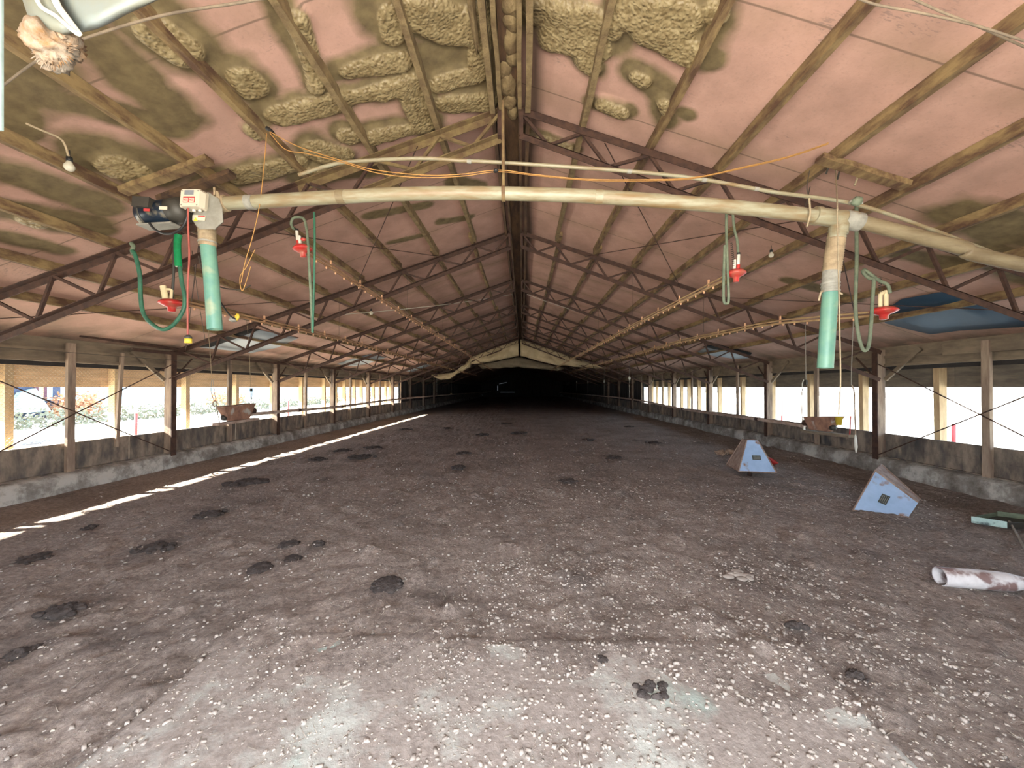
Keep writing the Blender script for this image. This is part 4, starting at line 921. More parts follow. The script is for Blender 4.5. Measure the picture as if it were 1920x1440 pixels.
# ================================================================ DRINKER LINES + REGULATORS
YR = 3.55
lines = [(-3.18, [(350, 572), (640, 637), (860, 696)], 28, 'outer left'), (-1.94, [(590, 484), (773, 600), (927, 697)], 28, 'inner left'),
         (2.07, [(1365, 521), (1210, 600), (1030, 696)], 28, 'inner right'), (3.30, [(1640, 592), (1447, 607), (1280, 640), (1063, 700)], 26, 'outer right')]
for x, px, yend, nm in lines:
    side = 1 if x > 0 else -1
    # height from pixels: at given pixel column, world x fixed
    pts = []
    for q in px:
        p = at_x(q[0], q[1], x); pts.append(p)
    pts = [p for p in pts if p.y > 0]
    ysr = [p.y for p in pts]; zsr = [p.z for p in pts]
    y0 = YR + .02
    def zz(y): return float(np.interp(y, ysr, zsr))
    yl = list(np.linspace(y0, yend, 40)); mt = 'linelight' if side > 0 else 'line'
    t = thing('drinker_line', '%s nipple drinker line hoisted under the trusses, receding to the dark end' % nm, 'drinker line', (x, y0, zz(y0)), 'hoisted drinker lines')
    mb = MB(); mb.tube([(x, y, zz(y)) for y in yl], .013, 10); mb.obj('water_pipe', mt, t)
    mb = MB(); mb.tube([(x, y, zz(y) + .035) for y in yl], .010, 8); mb.obj('support_pipe', mt, t)
    nn = 0; y = y0 + .2
    while nn < 70 and y < yend:
        mb = MB(); mb.lathe((x, y, zz(y) - .010), (0, 0, -1), [(.006, 0), (.010, .008), (.009, .020), (.004, .028)], 8); mb.obj('nipple', 'nipple', t); y += .20 if nn < 40 else .5; nn += 1
    y = y0 + .5; nn = 0
    while y < yend:
        mb = MB(); mb.beam((x, y, zz(y) - .012), (x, y, zz(y) + .085), .014, .020, up=(0, 1, 0)); mb.obj('hanger_clip', 'nipple', t); y += .75 if y < 12 else 1.5
    for y in (T0 + SP, T0 + 2 * SP, T0 + 4 * SP):
        mb = MB(); mb.tube([(x, y - .1, zz(y) + .08), (x, y - .1, deck(x) - .09)], .0025, 5); mb.obj('suspension_cord', 'wire', t)
# red regulators
regs = [(322, 570, 'outer left', 'hose hanging in a wide U'), (567, 468, 'inner left', 'white pipes above it'), (1380, 514, 'inner right', 'white pipes and coiled spring above it'), (1657, 584, 'outer right', 'cream elbow pipe above it')]
for px, py, nm, ex_ in regs:
    c = at_y(px, py - 2, YR); s_ = .9 if nm == 'inner left' or nm == 'inner right' else 1.1
    tilt = Vector((.12 if nm == 'inner left' else 0, 0, -1)).normalized()
    t = thing('red_regulator', 'red bell-shaped regulator ending the %s drinker line, %s' % (nm, ex_), 'water regulator', c, 'red water regulators')
    mb = MB(); mb.lathe(c - tilt * .02, tilt, [(.02, -.012 * s_), (.06 * s_, -.008), (.085 * s_, .010), (.094 * s_, .024), (.092 * s_, .030), (.070 * s_, .044), (.040 * s_, .058), (.030 * s_, .066), (.028 * s_, .100), (.018 * s_, .104)], 28); mb.obj('bell', 'red', t)
    pm = 'white' if 'inner' in nm else 'cream'
    lean = Vector((-.10, 0, 1)) if nm == 'inner left' else (Vector((-.18, 0, 1)) if nm == 'outer left' else Vector((.03, 0, 1)))
    if nm == 'outer left':
        a = c + Vector((-.055, 0, .02)); mb = MB(); mb.tube([a, a + Vector((-.03, 0, .14))], .026, 12); mb.obj('standpipe', pm, t)
        mb = MB(); mb.tube([c + Vector((-.01, 0, .02)), c + Vector((0.0, 0, .12)), c + Vector((-.02, 0, .13)), c + Vector((-.05, 0, .13))], .012, 10); mb.obj('elbow_pipe', pm, t)
    elif nm == 'outer right':
        a = c + Vector((.02, 0, .03)); mb = MB(); mb.tube([a, a + Vector((0, 0, .15))], .018, 12); mb.obj('standpipe', pm, t)
        a = c + Vector((-.03, 0, .02)); mb = MB(); mb.tube(smooth_path([a, a + Vector((0, 0, .10)), a + Vector((.01, 0, .135)), a + Vector((.04, 0, .14))], 5), .016, 12); mb.obj('elbow_pipe', pm, t)
    else:
        a = c + Vector((-.045 if 'left' in nm else .02, 0, .07)); mb = MB(); mb.tube([a, a + lean * .10], .013, 12); mb.obj('standpipe', pm, t)
        a2 = c + Vector((-.02 if 'left' in nm else -.015, 0, .02)); mb = MB(); mb.tube([a2, a2 + lean * .10], .013, 12); mb.obj('standpipe', pm, t)
        mb = MB(); mb.tube([a - lean * .05, a + lean * .005], .015, 12); mb.obj('lower_pipe', 'red', t)
        mb = MB(); mb.tube([a + lean * .098, a + lean * .115], .015, 12); mb.obj('clamp', 'black', t)
    if 'left' in nm and 'inner' in nm: mb = MB(); mb.blob(c + Vector((.02, -.02, .08)), (.022, .018, .018), .2, 4, 12, 8); mb.obj('red_knob', 'red', t)
# hoses
def hose(px, d, r, m_, label): return cord('water_hose', px, d, r, m_, label, 'hose', 'green water hoses', 8, 10)
hose([(248, 470), (254, 480), (262, 515), (264, 560), (270, 590), (288, 610), (308, 618), (328, 606), (344, 580), (346, 555), (341, 530), (336, 490)], YR - .05, .017, 'hose', 'green hose hanging in a wide U around the outer left red regulator')
cord('green_bottle', [(335, 440), (334, 446), (333, 455), (333, 470), (334, 484), (335, 500)], YR - .06, .03, 'brightgreen', 'bright green plastic sleeve hanging at the top of the U-shaped hose', 'sleeve')
hose([(551, 430), (546, 420), (549, 410), (558, 407), (568, 409), (573, 420), (577, 450), (581, 520), (584, 580), (586, 622)], YR - .03, .012, 'hose_dusty', 'dusty green hose hooking over the inner left regulator and dropping straight')
hose([(589, 398), (590, 450), (589, 520), (587, 590), (586, 624)], YR - .06, .010, 'hose', 'long thin green hose beside the inner left regulator, reaching lowest')
hose([(1362, 395), (1362, 440), (1364, 500), (1366, 560), (1362, 569), (1357, 562), (1357, 520), (1359, 460)], YR - .03, .012, 'hose_dusty', 'narrow hanging loop of dusty green hose left of the inner right regulator')
hose([(1374, 402), (1377, 430), (1382, 450), (1384, 474)], YR - .0, .011, 'hose_dusty', 'short dusty green hose feeding the inner right regulator from above')
hose([(1606, 380), (1606, 430), (1606, 500), (1604, 570), (1608, 620), (1618, 655), (1628, 650), (1633, 610), (1636, 560), (1638, 525), (1630, 522), (1619, 512), (1621, 506), (1632, 514), (1648, 526), (1664, 534), (1669, 550)], YR - .03, .014, 'hose_dusty', 'long dusty green hose looping below the outer right regulator')
def spring(pa, pb, r, turns, m_, label):
    pa = Vector(pa); pb = Vector(pb); n = turns * 8; pts = []
    for i in range(n + 1):
        a = 2 * math.pi * i / 8; pts.append(pa.lerp(pb, i / n) + Vector((math.cos(a) * r, math.sin(a) * r, 0)))
    mb = MB(); mb.tube(pts, .0028, 5); single('coil_spring', mb, m_, label, 'spring', 'coil springs')
spring(at_y(1371, 455, YR), at_y(1376, 500, YR), .010, 12, 'wire', 'coiled spring above the inner right red regulator')
spring(at_y(1650, 520, YR), at_y(1650, 575, YR), .009, 12, 'wire', 'coiled spring above the outer right red regulator')
cord('rod', [(327, 440), (326, 500), (323, 560)], YR + .02, .012, 'darkmetal', 'dark rod carrying the outer left red regulator', 'rod')
cord('green_rag', [(246, 456), (250, 462), (248, 470), (251, 478)], YR - .04, .018, 'hose_dusty', 'knotted green hose end tied to the first truss, far left', 'hose end')
cord('hanging_chain', [(1518, 320), (1513, 350), (1516, 372), (1508, 392), (1514, 372), (1519, 350)], 3.0, .004, 'wire', 'tangled thin chain hanging by the right end of the cream pipe', 'chain')
cord('tie_rope', [(1517, 372), (1519, 400), (1513, 425)], 2.58, .006, 'rope', 'rope tied round the cream pipe left of the tee', 'rope')
for x_, y_, l_, nm in ((1557, 300, 26, 'left'), (1578, 306, 30, 'middle'), (1610, 328, 20, 'right')):
    cord('strap_end', [(x_, y_), (x_ - 4, y_ + l_ * .5), (x_ - 8, y_ + l_)], 3.35, .008, 'darkmetal' if nm != 'right' else 'rope', '%s of three loose strap ends hanging at the right cross board' % nm, 'strap', 'strap ends')
cord('brown_rope', [(1567, 318, 3.36), (1568, 345, 3.0), (1570, 385, 2.56), (1570, 412, 2.56), (1572, 500, 2.5), (1574, 600, 2.5), (1576, 700, 2.5), (1575, 740, 2.5), (1572, 778, 2.5)], 2.5, .004, 'rope', 'long brown rope hanging in front of the right mint tube', 'rope')
# pulley on the conduit at right
t = thing('pulley', 'grey pulley bracket hooked over the thin white pipe, hose below it', 'pulley', at_y(1606, 375, 2.78)); mb = MB(); mb.blob(at_y(1606, 378, 2.78), (.035, .03, .03), .4, 8, 14, 10); mb.obj('block', 'hose_dusty', t)
mb = MB(); mb.tube([at_y(1592, 380, 2.78), at_y(1605, 369, 2.78), at_y(1617, 382, 2.78)], .007, 8); mb.obj('hook', 'zinc', t)
# light bulbs
def bulb(px, py, d, label, s=1.0, m_='bulb', socket='black'):
    rp_ = on_roof(px, py, .19); c = at_y(px, py, d) if rp_ is None else rp_
    t = thing('light_bulb', label, 'light bulb', c, 'bare light bulbs')
    mb = MB(); mb.lathe(c + Vector((0, 0, .075 * s)), (0, 0, -1), [(.010 * s, 0), (.018 * s, .006 * s), (.019 * s, .034 * s), (.016 * s, .038 * s)], 14); mb.obj('socket', socket, t)
    mb = MB(); mb.lathe(c + Vector((0, 0, .040 * s)), (0, 0, -1), [(.014 * s, 0), (.018 * s, .014 * s), (.030 * s, .034 * s), (.032 * s, .048 * s), (.026 * s, .064 * s), (.012 * s, .074 * s)], 18); mb.obj('glass', m_, t)
    mb = MB(); top = Vector((c.x, c.y, deck(c.x) - .07)); mb.tube([c + Vector((0, 0, .07 * s)), top], .004, 6); mb.obj('flex_lead', 'black', t)
bulb(130, 312, 2.55, 'dusty bare bulb hanging from the near left purlin', 1.0)
bulb(1446, 478, 4.3, 'bare bulb hanging on the right slope between first and second truss', .9)
bulb(696, 587, 9.2, 'small bare bulb far along the left slope', 1.2)
bulb(1182, 618, 13.5, 'small bare bulb far along the right slope', 1.4)
bulb(863, 672, 19.5, 'tiny bulb in front of the canvas curtain at left', 1.8)
cord('bulb_cable', [(50, 232), (75, 243), (110, 258), (122, 272), (128, 292)], 2.12, .006, 'rope', 'dusty cable clipped along the purlin to the near left bulb', 'cable')
for pl, lab in (([(640, 590), (700, 585), (800, 575), (880, 565), (960, 552)], 'pale string slung from the left slope up to the ridge'), ([(988, 552), (1020, 564), (1060, 577), (1105, 592)], 'pale string slung from the ridge down the right slope')):
    mb = MB(); mb.tube(smooth_path([on_roof(a, b, .16) for a, b in pl], 5), .007, 6); single('cream_string', mb, 'white', lab, 'string', 'strings at the ridge')

# ================================================================ FEED LINES + HOPPERS
for side, pxl, x, nm in ((-1, [(470, 777), (560, 769), (640, 762), (760, 747), (870, 738), (925, 734)], -4.95, 'left'), (1, [(1508, 799), (1420, 786), (1280, 767), (1187, 749), (1110, 741), (1050, 736)], 5.1, 'right')):
    pts = [at_x(a, b, x) for a, b in pxl]
    t = thing('feed_line', 'rusty feed pipe hung low along the %s side, running into the dark' % nm, 'feed pipe', pts[0], 'low feed pipes')
    far = Vector((x, 45, pts[-1].z)); mb = MB(); mb.tube(smooth_path(pts + [far], 6), .034, 12); mb.obj('pipe', 'feedpipe', t)
    for p in pts[1:-1]:
        mb = MB(); mb.lathe(p - Vector((0, .05, 0)), (0, 1, 0), [(.040, 0), (.040, .1)], 12); mb.obj('coupling', 'rust', t)
    # hopper
    pc = at_x(437 if side < 0 else 1545, 777 if side < 0 else 797, x); y = pc.y
    def H(px_, py_, dx=0.0): return at_x(px_, py_, x + dx)
    if side < 0: A = [(413, 763), (473, 757), (463, 785), (425, 789)]; board = [(404, 796), (481, 785)]
    else: A = [(1509, 784), (1580, 780), (1570, 800), (1530, 806)]; board = [(1506, 808), (1598, 818)]
    h = thing('feed_hopper', 'rusty open feed hopper on a hanging plank at the %s feed pipe' % nm, 'feed hopper', H(*board[0]), 'rusty feed hoppers')
    w_ = .07; near = [H(a, b) for a, b in A]
    if side > 0: near = [H(1513, 782), H(1576, 781), H(1556, 809), H(1523, 805)]
    offs = [w_, w_, .05, .05]
    f1 = [Vector((p.x - o_, p.y, p.z)) for p, o_ in zip(near, offs)]; f2 = [Vector((p.x + o_, p.y, p.z)) for p, o_ in zip(near, offs)]
    mb = MB(); th = .012
    i1 = [Vector((p.x + th, p.y, p.z)) for p in f1]; i2 = [Vector((p.x - th, p.y, p.z)) for p in f2]
    vs = f1 + f2 + i1 + i2
    mb.add(vs, [(0, 1, 2, 3), (7, 6, 5, 4), (3, 2, 6, 7), (0, 3, 7, 4), (1, 5, 6, 2), (8, 11, 10, 9), (12, 13, 14, 15), (0, 8, 9, 1), (4, 5, 13, 12)])
    mb.obj('hopper_body', 'hopper', h)
    mb = MB()
    for k_ in range(0, 4, 1):
        pass
    mb.tube([f1[0], f1[1]], .008, 6); mb.tube([f2[0], f2[1]], .008, 6); mb.tube([f1[0], f2[0]], .008, 6); mb.tube([f1[1], f2[1]], .008, 6); mb.obj('rim', 'hopper', h)
    mb = MB(); mb.beam(H(*board[0]), H(*board[1]), .12, .045, n=4, jit=.002); mb.obj('plank', 'feedpipe' if side < 0 else 'header', h)
    mb = MB(); mb.lathe(near[1 if side < 0 else 0].lerp(near[2 if side < 0 else 3], .5) + Vector((0, -.02 if side < 0 else -.02, 0)), (0, 1, 0), [(.05, 0), (.055, .03), (.055, .14), (.03, .16)], 14); mb.obj('boot', 'rust', h)
    mb = MB(); e_ = H(424, 783) if side < 0 else H(1562, 802); mb.lathe(e_ - Vector((.02, 0, 0)), (0, -1, 0), [(.045, 0), (.045, .05), (.02, .07)], 14); mb.obj('end_bearing', 'darkmetal', h)
    if side > 0:
        mb = MB(); c_ = H(1573, 790, -.10); mb.lathe(c_ + Vector((0, 0, -.06)), (0, 0, 1), [(.035, 0), (.05, .13), (.055, .13)], 16); o = mb.obj('yellow_cup', 'yellow', h)
# hanging ropes at the hoppers
def xcord(name, px, x, r, m_, label, cat='rope', group='hoist ropes'):
    mb = MB(); mb.tube(smooth_path([at_x(a, b, x) for a, b in px], 5), r, 6); return single(name, mb, m_, label, cat, group)
xcord('hoist_rope', [(388, 590), (393, 650), (397, 708)], -4.95, .004, 'rope', 'thin rope going up from the ring hook left of the left hopper')
xcord('hoist_rope', [(458, 560), (466, 640), (470, 726)], -4.95, .004, 'rope', 'thin rope going up above the right end of the left hopper')
t = thing('pulley_hook', 'wire hook ending in a ring, left of the left hopper', 'hook', at_x(404, 757, -4.95), 'hopper hooks')
mb = MB(); mb.tube(smooth_path([at_x(a, b, -4.95) for a, b in ((397, 712), (396, 735), (402, 753))], 4), .006, 6); mb.tube(smooth_path([at_x(a, b, -4.95) for a, b in ((399, 712), (402, 735), (405, 753))], 4), .005, 6); mb.obj('shackle', 'greywire', t)
c_ = at_x(403, 757, -4.95); mb = MB(); mb.tube([c_ + Vector((0, math.cos(a) * .045, math.sin(a) * .045)) for a in np.linspace(0, 2 * math.pi, 18)], .009, 8); mb.obj('ring', 'greywire', t)
mb = MB(); mb.tube([at_x(405, 761, -4.95), at_x(412, 793, -4.95)], .007, 6); mb.obj('rod', 'greywire', t)
t = thing('pulley_hook', 'small black pulley and wire yoke over the left hopper', 'hook', at_x(471, 752, -4.95), 'hopper hooks')
mb = MB(); mb.obox(at_x(471, 731, -4.95), (.03, .04, .06), Matrix.Identity(3)); mb.obj('pulley', 'black', t)
mb = MB(); mb.tube([at_x(470, 734, -4.95), at_x(471, 752, -4.95), at_x(478, 768, -4.95)], .005, 6); mb.tube([at_x(473, 734, -4.95), at_x(471, 752, -4.95), at_x(467, 757, -4.95)], .005, 6); mb.obj('yoke', 'wire', t)
cord('thin_wire', [(360, 470, 4.0), (372, 560, 4.0), (385, 640, 4.2)], 4, .003, 'wire', 'thin dark wire hanging behind the left mint tube', 'wire')
xcord('hoist_rope', [(1509, 500), (1510, 600), (1511, 712)], 5.1, .006, 'greywire', 'pale hoist rope with a black pulley, left end of the right hopper')
xcord('hoist_rope', [(1603, 510), (1600, 600), (1597, 680), (1596, 722)], 5.1, .006, 'greywire', 'pale hoist rope over the right end of the right hopper')
xcord('hoist_strap', [(1597, 722), (1601, 732), (1602, 745), (1603, 780), (1604, 815)], 5.1, .010, 'post', 'brown strap below the hoist rope at the right hopper', 'strap', None)
xcord('hoist_strap', [(1505, 728), (1503, 745), (1504, 780), (1505, 796)], 5.1, .008, 'post', 'brown strap on the left end of the right hopper', 'strap', None)
t = thing('pulley_hook', 'black pulley with white hook over the right hopper', 'hook', at_x(1510, 720, 5.1), 'hopper hooks'); mb = MB(); mb.obox(at_x(1511, 717, 5.1), (.03, .05, .08), Matrix.Identity(3)); mb.obj('pulley', 'black', t)
mb = MB(); mb.tube(smooth_path([at_x(1507, 712, 5.1), at_x(1504, 720, 5.1), at_x(1505, 728, 5.1)], 4), .008, 6); mb.obj('hook', 'white', t)
mb = MB(); pts = [at_x(1604, 815, 5.1), at_x(1604, 825, 5.1), at_x(1605, 838, 5.1), at_x(1605, 849, 5.1)]; mb.tube(pts, .02, 8, rr=[.008, .018, .022, .006]); single('white_strip', mb, 'white', 'white plastic strip dangling off the right end of the right hopper plank', 'strip')
mb = MB(); mb.tube([at_x(1506, 796, 5.1), at_x(1508, 807, 5.1)], .02, 8); single('white_strip', mb, 'white', 'short white strip at the left end of the right hopper plank', 'strip')
mb = MB(); mb.tube([at_x(1595, 780, 5.1), at_x(1593, 816, 5.1)], .009, 6); single('plank_rod', mb, 'postred', 'thin reddish rod standing at the right end of the right hopper plank', 'rod')
# hoist cords with hooks along the right feed line, in the dark
for i, (px_, y0_, y1_) in enumerate(((1067, 700, 733), (1081, 692, 736), (1102, 690, 739), (1133, 682, 742), (1180, 665, 745))):
    t = thing('line_hanger', '%s pale hanger above the dark stretch of right feed pipe, counted from the far end' % ORD[i], 'hanger', at_x(px_, y1_, 5.1), 'hangers of the right feed pipe')
    a = at_x(px_, y0_, 5.1); b = at_x(px_, y1_, 5.1); mb = MB(); mb.tube([a, b], .010, 6); mb.obj('cord', 'greywire', t)
    c_ = a.lerp(b, .55); mb = MB(); mb.blob(c_, (.05, .05, .09), .4, i, 10, 8); mb.obj('pulley', 'white', t)
    c_ = b; mb = MB(); mb.tube([c_ + Vector((0, math.cos(q) * .07, math.sin(q) * .07)) for q in np.linspace(0, 2 * math.pi, 14)], .01, 6); mb.obj('ring', 'rust', t)
for i, (px_, y0_, y1_) in enumerate(((819, 705, 740), (846, 708, 738))):
    t = thing('line_hanger', ['pale hanger on the left feed pipe nearest the last left window', 'pale hanger with wire cage on the dark part of the left feed pipe'][i], 'hanger', at_x(px_, y1_, -4.95), 'hangers of the left feed pipe')
    a = at_x(px_, y0_, -4.95); b = at_x(px_, y1_, -4.95); mb = MB(); mb.tube([a, b], .008, 6); mb.obj('cord', 'greywire', t)
    mb = MB(); mb.tube([b + Vector((0, math.cos(q) * .09, math.sin(q) * .12)) for q in np.linspace(0, 2 * math.pi, 14)], .01, 6); mb.obj('ring', 'rust', t)
    if i: mb = MB(); mb.blob(b + Vector((0, -.05, -.02)), (.08, .12, .05), .4, 9, 12, 8); mb.obj('bracket', 'tarp', t)

# ================================================================ ON THE FLOOR
def frustum(name, label, nearw, nearn, m, Wd, wd, ed=.0):
    pass
# upright tin pyramid
gz = .09; B = [at_z(1369, 882, gz), at_z(1457, 889, gz)]
v = (B[1] - B[0]); v.z = 0; Wd = v.length; e1 = v.normalized(); e2 = Vector((-e1.y, e1.x, 0)); 
base0 = (B[0] + B[1]) / 2 + e2 * Wd / 2; e1r = Matrix.Rotation(R(14), 3, 'Z') @ e1; e2r = Matrix.Rotation(R(14), 3, 'Z') @ e2
Wd *= .86
Hh = .50
def tin(name, label, corners8, plate=None):
    """corners8: wide ring 4 + narrow ring 4"""
    c = sum(corners8, Vector()) / 8; zmin = min(p.z for p in corners8)
    t = thing(name, label, 'tin hood', (c.x, c.y, zmin), 'pyramid tin hoods')
    w, n = corners8[:4], corners8[4:]
    for i in range(4):
        j = (i + 1) % 4; q = [w[i], w[j], n[j], n[i]]; fc_ = sum(q, Vector()) / 4; nrm = (q[1] - q[0]).cross(q[3] - q[0]).normalized()
        if nrm.dot(fc_ - c) < 0: nrm = -nrm
        mb = MB(); q2 = [p - nrm * .006 for p in q]; mb.add(q + q2, [(0, 1, 2, 3), (7, 6, 5, 4), (0, 4, 5, 1), (1, 5, 6, 2), (2, 6, 7, 3), (3, 7, 4, 0)]); f = mb.obj('side_panel', 'bluewhite' if i == 0 else ('rustedge' if i == 3 else 'tinpink'), t)
        mb = MB(); mb.tube([w[i], n[i]], .011, 6); mb.obj('corner_seam', 'rustedge', t)
        if i == 0:
            a, b = (q[1] - q[0]).normalized(), None; u_ = a; v_ = nrm.cross(u_)
            if v_.dot((n[0] + n[1]) / 2 - (w[0] + w[1]) / 2) < 0: v_ = -v_
            ctr_ = fc_ - v_ * .03 + u_ * .02; rot = Matrix((u_, nrm, v_)).transposed()
            mb = MB(); mb.obox(ctr_ + nrm * .004, (.13, .006, .075), rot); lb_ = mb.obj('dark_plate', 'label', t)
            mb = MB()
            for k_ in range(4): mb.obox(ctr_ + nrm * .008 + v_ * (.024 - k_ * .016), (.10, .003, .004), rot)
            mb.obj('plate_lines', 'zinc', lb_)
    mb = MB(); mb.add([p - (p - c).normalized() * .002 for p in n], [(0, 1, 2, 3)]); mb.add([p - (p - c).normalized() * .012 for p in n], [(3, 2, 1, 0)]); mb.obj('top_panel', 'rustedge', t)
    for i in range(4):
        mb = MB(); mb.tube([w[i], w[(i + 1) % 4]], .009, 6); mb.obj('rim', 'rustedge', t)
    return t
wn = .17
ring = lambda s, z, cx=0: [base0 + e1r * (sx * s / 2) + e2r * (sy * s / 2) + Vector((0, 0, z)) for sx, sy in ((-1, -1), (1, -1), (1, 1), (-1, 1))]
wide = ring(Wd, 0); nar = ring(wn, Hh)
t1 = tin('tin_hood', 'pale blue tin pyramid standing upright near the right wall, dark plate on its side', wide + nar)
mb = MB(); c_ = base0; mb.lathe((c_.x - .1, c_.y - .15, 0.0), (0, 0, 1), [(.03, 0), (.03, .15)], 10); mb.lathe((c_.x + .12, c_.y + .1, 0.0), (0, 0, 1), [(.03, 0), (.03, .15)], 10); mb.obj('support_peg', 'rust', t1)
# tipped pyramid
Bp = at_z(1599, 957, .01); Cp = at_z(1703, 970, .01)
def along(px, py, ref, L):
    d = ray(px, py); oc = CAM - ref; b = 2 * d.dot(oc); c = oc.dot(oc) - L * L; disc = max(0, b * b - 4 * c)
    s = (-b + math.sqrt(disc)) / 2; return CAM + d * s
Ap = along(1641, 882, Bp, .66); Dp = along(1722, 942, Cp, .24)
u_ = (Ap - Bp).normalized(); mdir = (ray(1641, 882) + Vector((.20, 0, .20))).normalized(); mAB = (Ap + Bp) / 2; mCD = (Cp + Dp) / 2; v_ = (mCD - mAB).normalized(); n_ = u_.cross(v_).normalized()
if n_.dot(mAB - CAM) < 0: n_ = -n_
phi = math.atan2(.22, (mCD - mAB).length); 
Wt = .45
w8 = [Ap, Bp, Bp + mdir * Wt, Ap + mdir * Wt]; n8 = [Dp, Cp, Cp + mdir * .17, Dp + mdir * .17]
for q in w8 + n8: q.z = max(q.z, .01)
minz = min(p.z for p in w8 + n8)
t2 = tin('tin_hood', 'pale blue tin pyramid tipped on its side, nearer of the two', w8 + n8)
t2['tip'] = 1
# rag, red bowl, tray, stick, pvc pipe
def ground(px, py): p = at_z(px, py, 0.0); return Vector((p.x, p.y, floor_z(p.x, p.y)))
c_ = ground(1361, 852); rows = []
for j in range(12):
    r = []
    for i in range(18):
        a, b = i / 17 - .5, j / 11 - .5
        z_ = abs(float(fbm(np.array([a * 7 + 3]), np.array([b * 7 + 2]), 3, 77)[0]) - .35) * .30 * (1 - (2 * a) ** 2 * .5)
        r.append(c_ + Vector((a * .42 + .1 * b, b * .30 + .05 * math.sin(a * 9), .015 + z_)))
    rows.append(r)
mb = MB(); mb.solid(rows, .006); single('crumpled_rag', mb, 'rag', 'crumpled tan rag on the litter beside the upright tin pyramid', 'rag')
c_ = ground(1446, 873); t = thing('red_bowl', 'small red plastic bowl lying tilted behind the upright tin pyramid', 'bowl', c_)
ax_ = Vector((.45, -.25, .86)); mb = MB(); mb.lathe(c_ + Vector((0, 0, .03)), ax_, [(.03, -.01), (.06, 0), (.085, .045), (.095, .075), (.088, .075), (.078, .045), (.055, .008), (.001, .006)], 22); mb.obj('bowl', 'red', t)
p0, p1 = ground(1762, 1101), at_z(1935, 1108, 0.03); dr = .068; p1 = p0 + (p1 - p0).normalized() * 1.0; zf_ = max(floor_z(p0.x + (p1.x - p0.x) * q, p0.y + (p1.y - p0.y) * q) for q in np.linspace(0, 1, 12)); p0.z = p1.z = zf_ + dr * .85
t = thing('fallen_pipe', 'length of white plastic pipe lying on the litter at the right edge', 'pipe', (p0.x, p0.y, 0))
dv = (p1 - p0).normalized(); pe = p0 + dv * .9
mb = MB(); L_ = [p0 + dv * s for s in (0, .2, .35, .42, .47, .52, .9)]; mb.tube(L_, dr, 26, cap=False, rr=[dr, dr, dr * .98, dr * .92, dr * .75, dr * .62, dr * .6])
mb.tube(L_, dr, 26, cap=False, rr=[q * .9 for q in (dr, dr, dr * .98, dr * .92, dr * .75, dr * .62, dr * .6)])
u = dv.orthogonal().normalized(); w2 = dv.cross(u); vs = []
for q in (dr, dr * .9):
    for k in range(26): a = 2 * math.pi * k / 26; vs.append(p0 + (u * math.cos(a) + w2 * math.sin(a)) * q)
mb.add(vs, [(k, (k + 1) % 26, 26 + (k + 1) % 26, 26 + k) for k in range(26)]); mb.obj('pipe', mat('muddy_white_pvc', color=(.68, .66, .66), color2=(.52, .50, .50), rough=.45, scale=6, c3=(.20, .13, .12), t3=(.5, .58), s3=7), t)
# tray
T_ = [at_z(1821, 972, .06), at_z(1888, 984, .05), at_z(1960, 984, .05), at_z(1960, 965, .10), at_z(1868, 962, .07)]
t = thing('green_tray', 'pale green-white trough lying on the litter at the right edge', 'trough', (T_[0].x, T_[0].y, 0))
A_, B_, C_ = T_[0], T_[1], T_[2]; bk = at_z(1868, 962, .06); far_ = at_z(1950, 972, .06)
mb = MB()
def wallq(mb, a, b, h0, h1, th=.012):
    a0 = Vector((a.x, a.y, h0)); b0 = Vector((b.x, b.y, h0)); a1 = Vector((a.x, a.y, h1)); b1 = Vector((b.x, b.y, h1)); n = (b0 - a0).cross(Vector((0, 0, 1))).normalized() * th
    mb.add([a0, b0, b1, a1, a0 + n, b0 + n, b1 + n, a1 + n], [(0, 1, 2, 3), (7, 6, 5, 4), (3, 2, 6, 7), (0, 4, 5, 1), (0, 3, 7, 4), (1, 5, 6, 2)])
wallq(mb, A_, B_, .015, .085); mb.obj('front_side', mat('mint_white_paint', color=(.50, .66, .60), color2=(.36, .50, .47), rough=.6, scale=9, c3=(.05, .07, .07), t3=(.55, .66), s3=8), t)
mb = MB(); wallq(mb, A_, bk, .02, .075); wallq(mb, bk, far_, .02, .085); mb.obj('back_side', 'hose_dusty', t)
mb = MB(); wallq(mb, B_, C_, .015, .075); mb.obj('end_side', 'darkmetal', t)
mb = MB(); q = [A_, B_, C_, far_, bk]; mb.add([Vector((p.x, p.y, .03)) for p in q] + [Vector((p.x, p.y, .02)) for p in q], [(0, 1, 2, 3, 4), (9, 8, 7, 6, 5)]); mb.obj('bottom', 'darkmetal', t)
a, b = ground(1893, 987), ground(1921, 1031); mb = MB(); mb.tube([a + Vector((0, 0, .06)), b + Vector((0, 0, .02))], .010, 8); single('thin_stick', mb, 'greywire', 'thin pale stick slanting from the trough towards the right edge', 'stick')

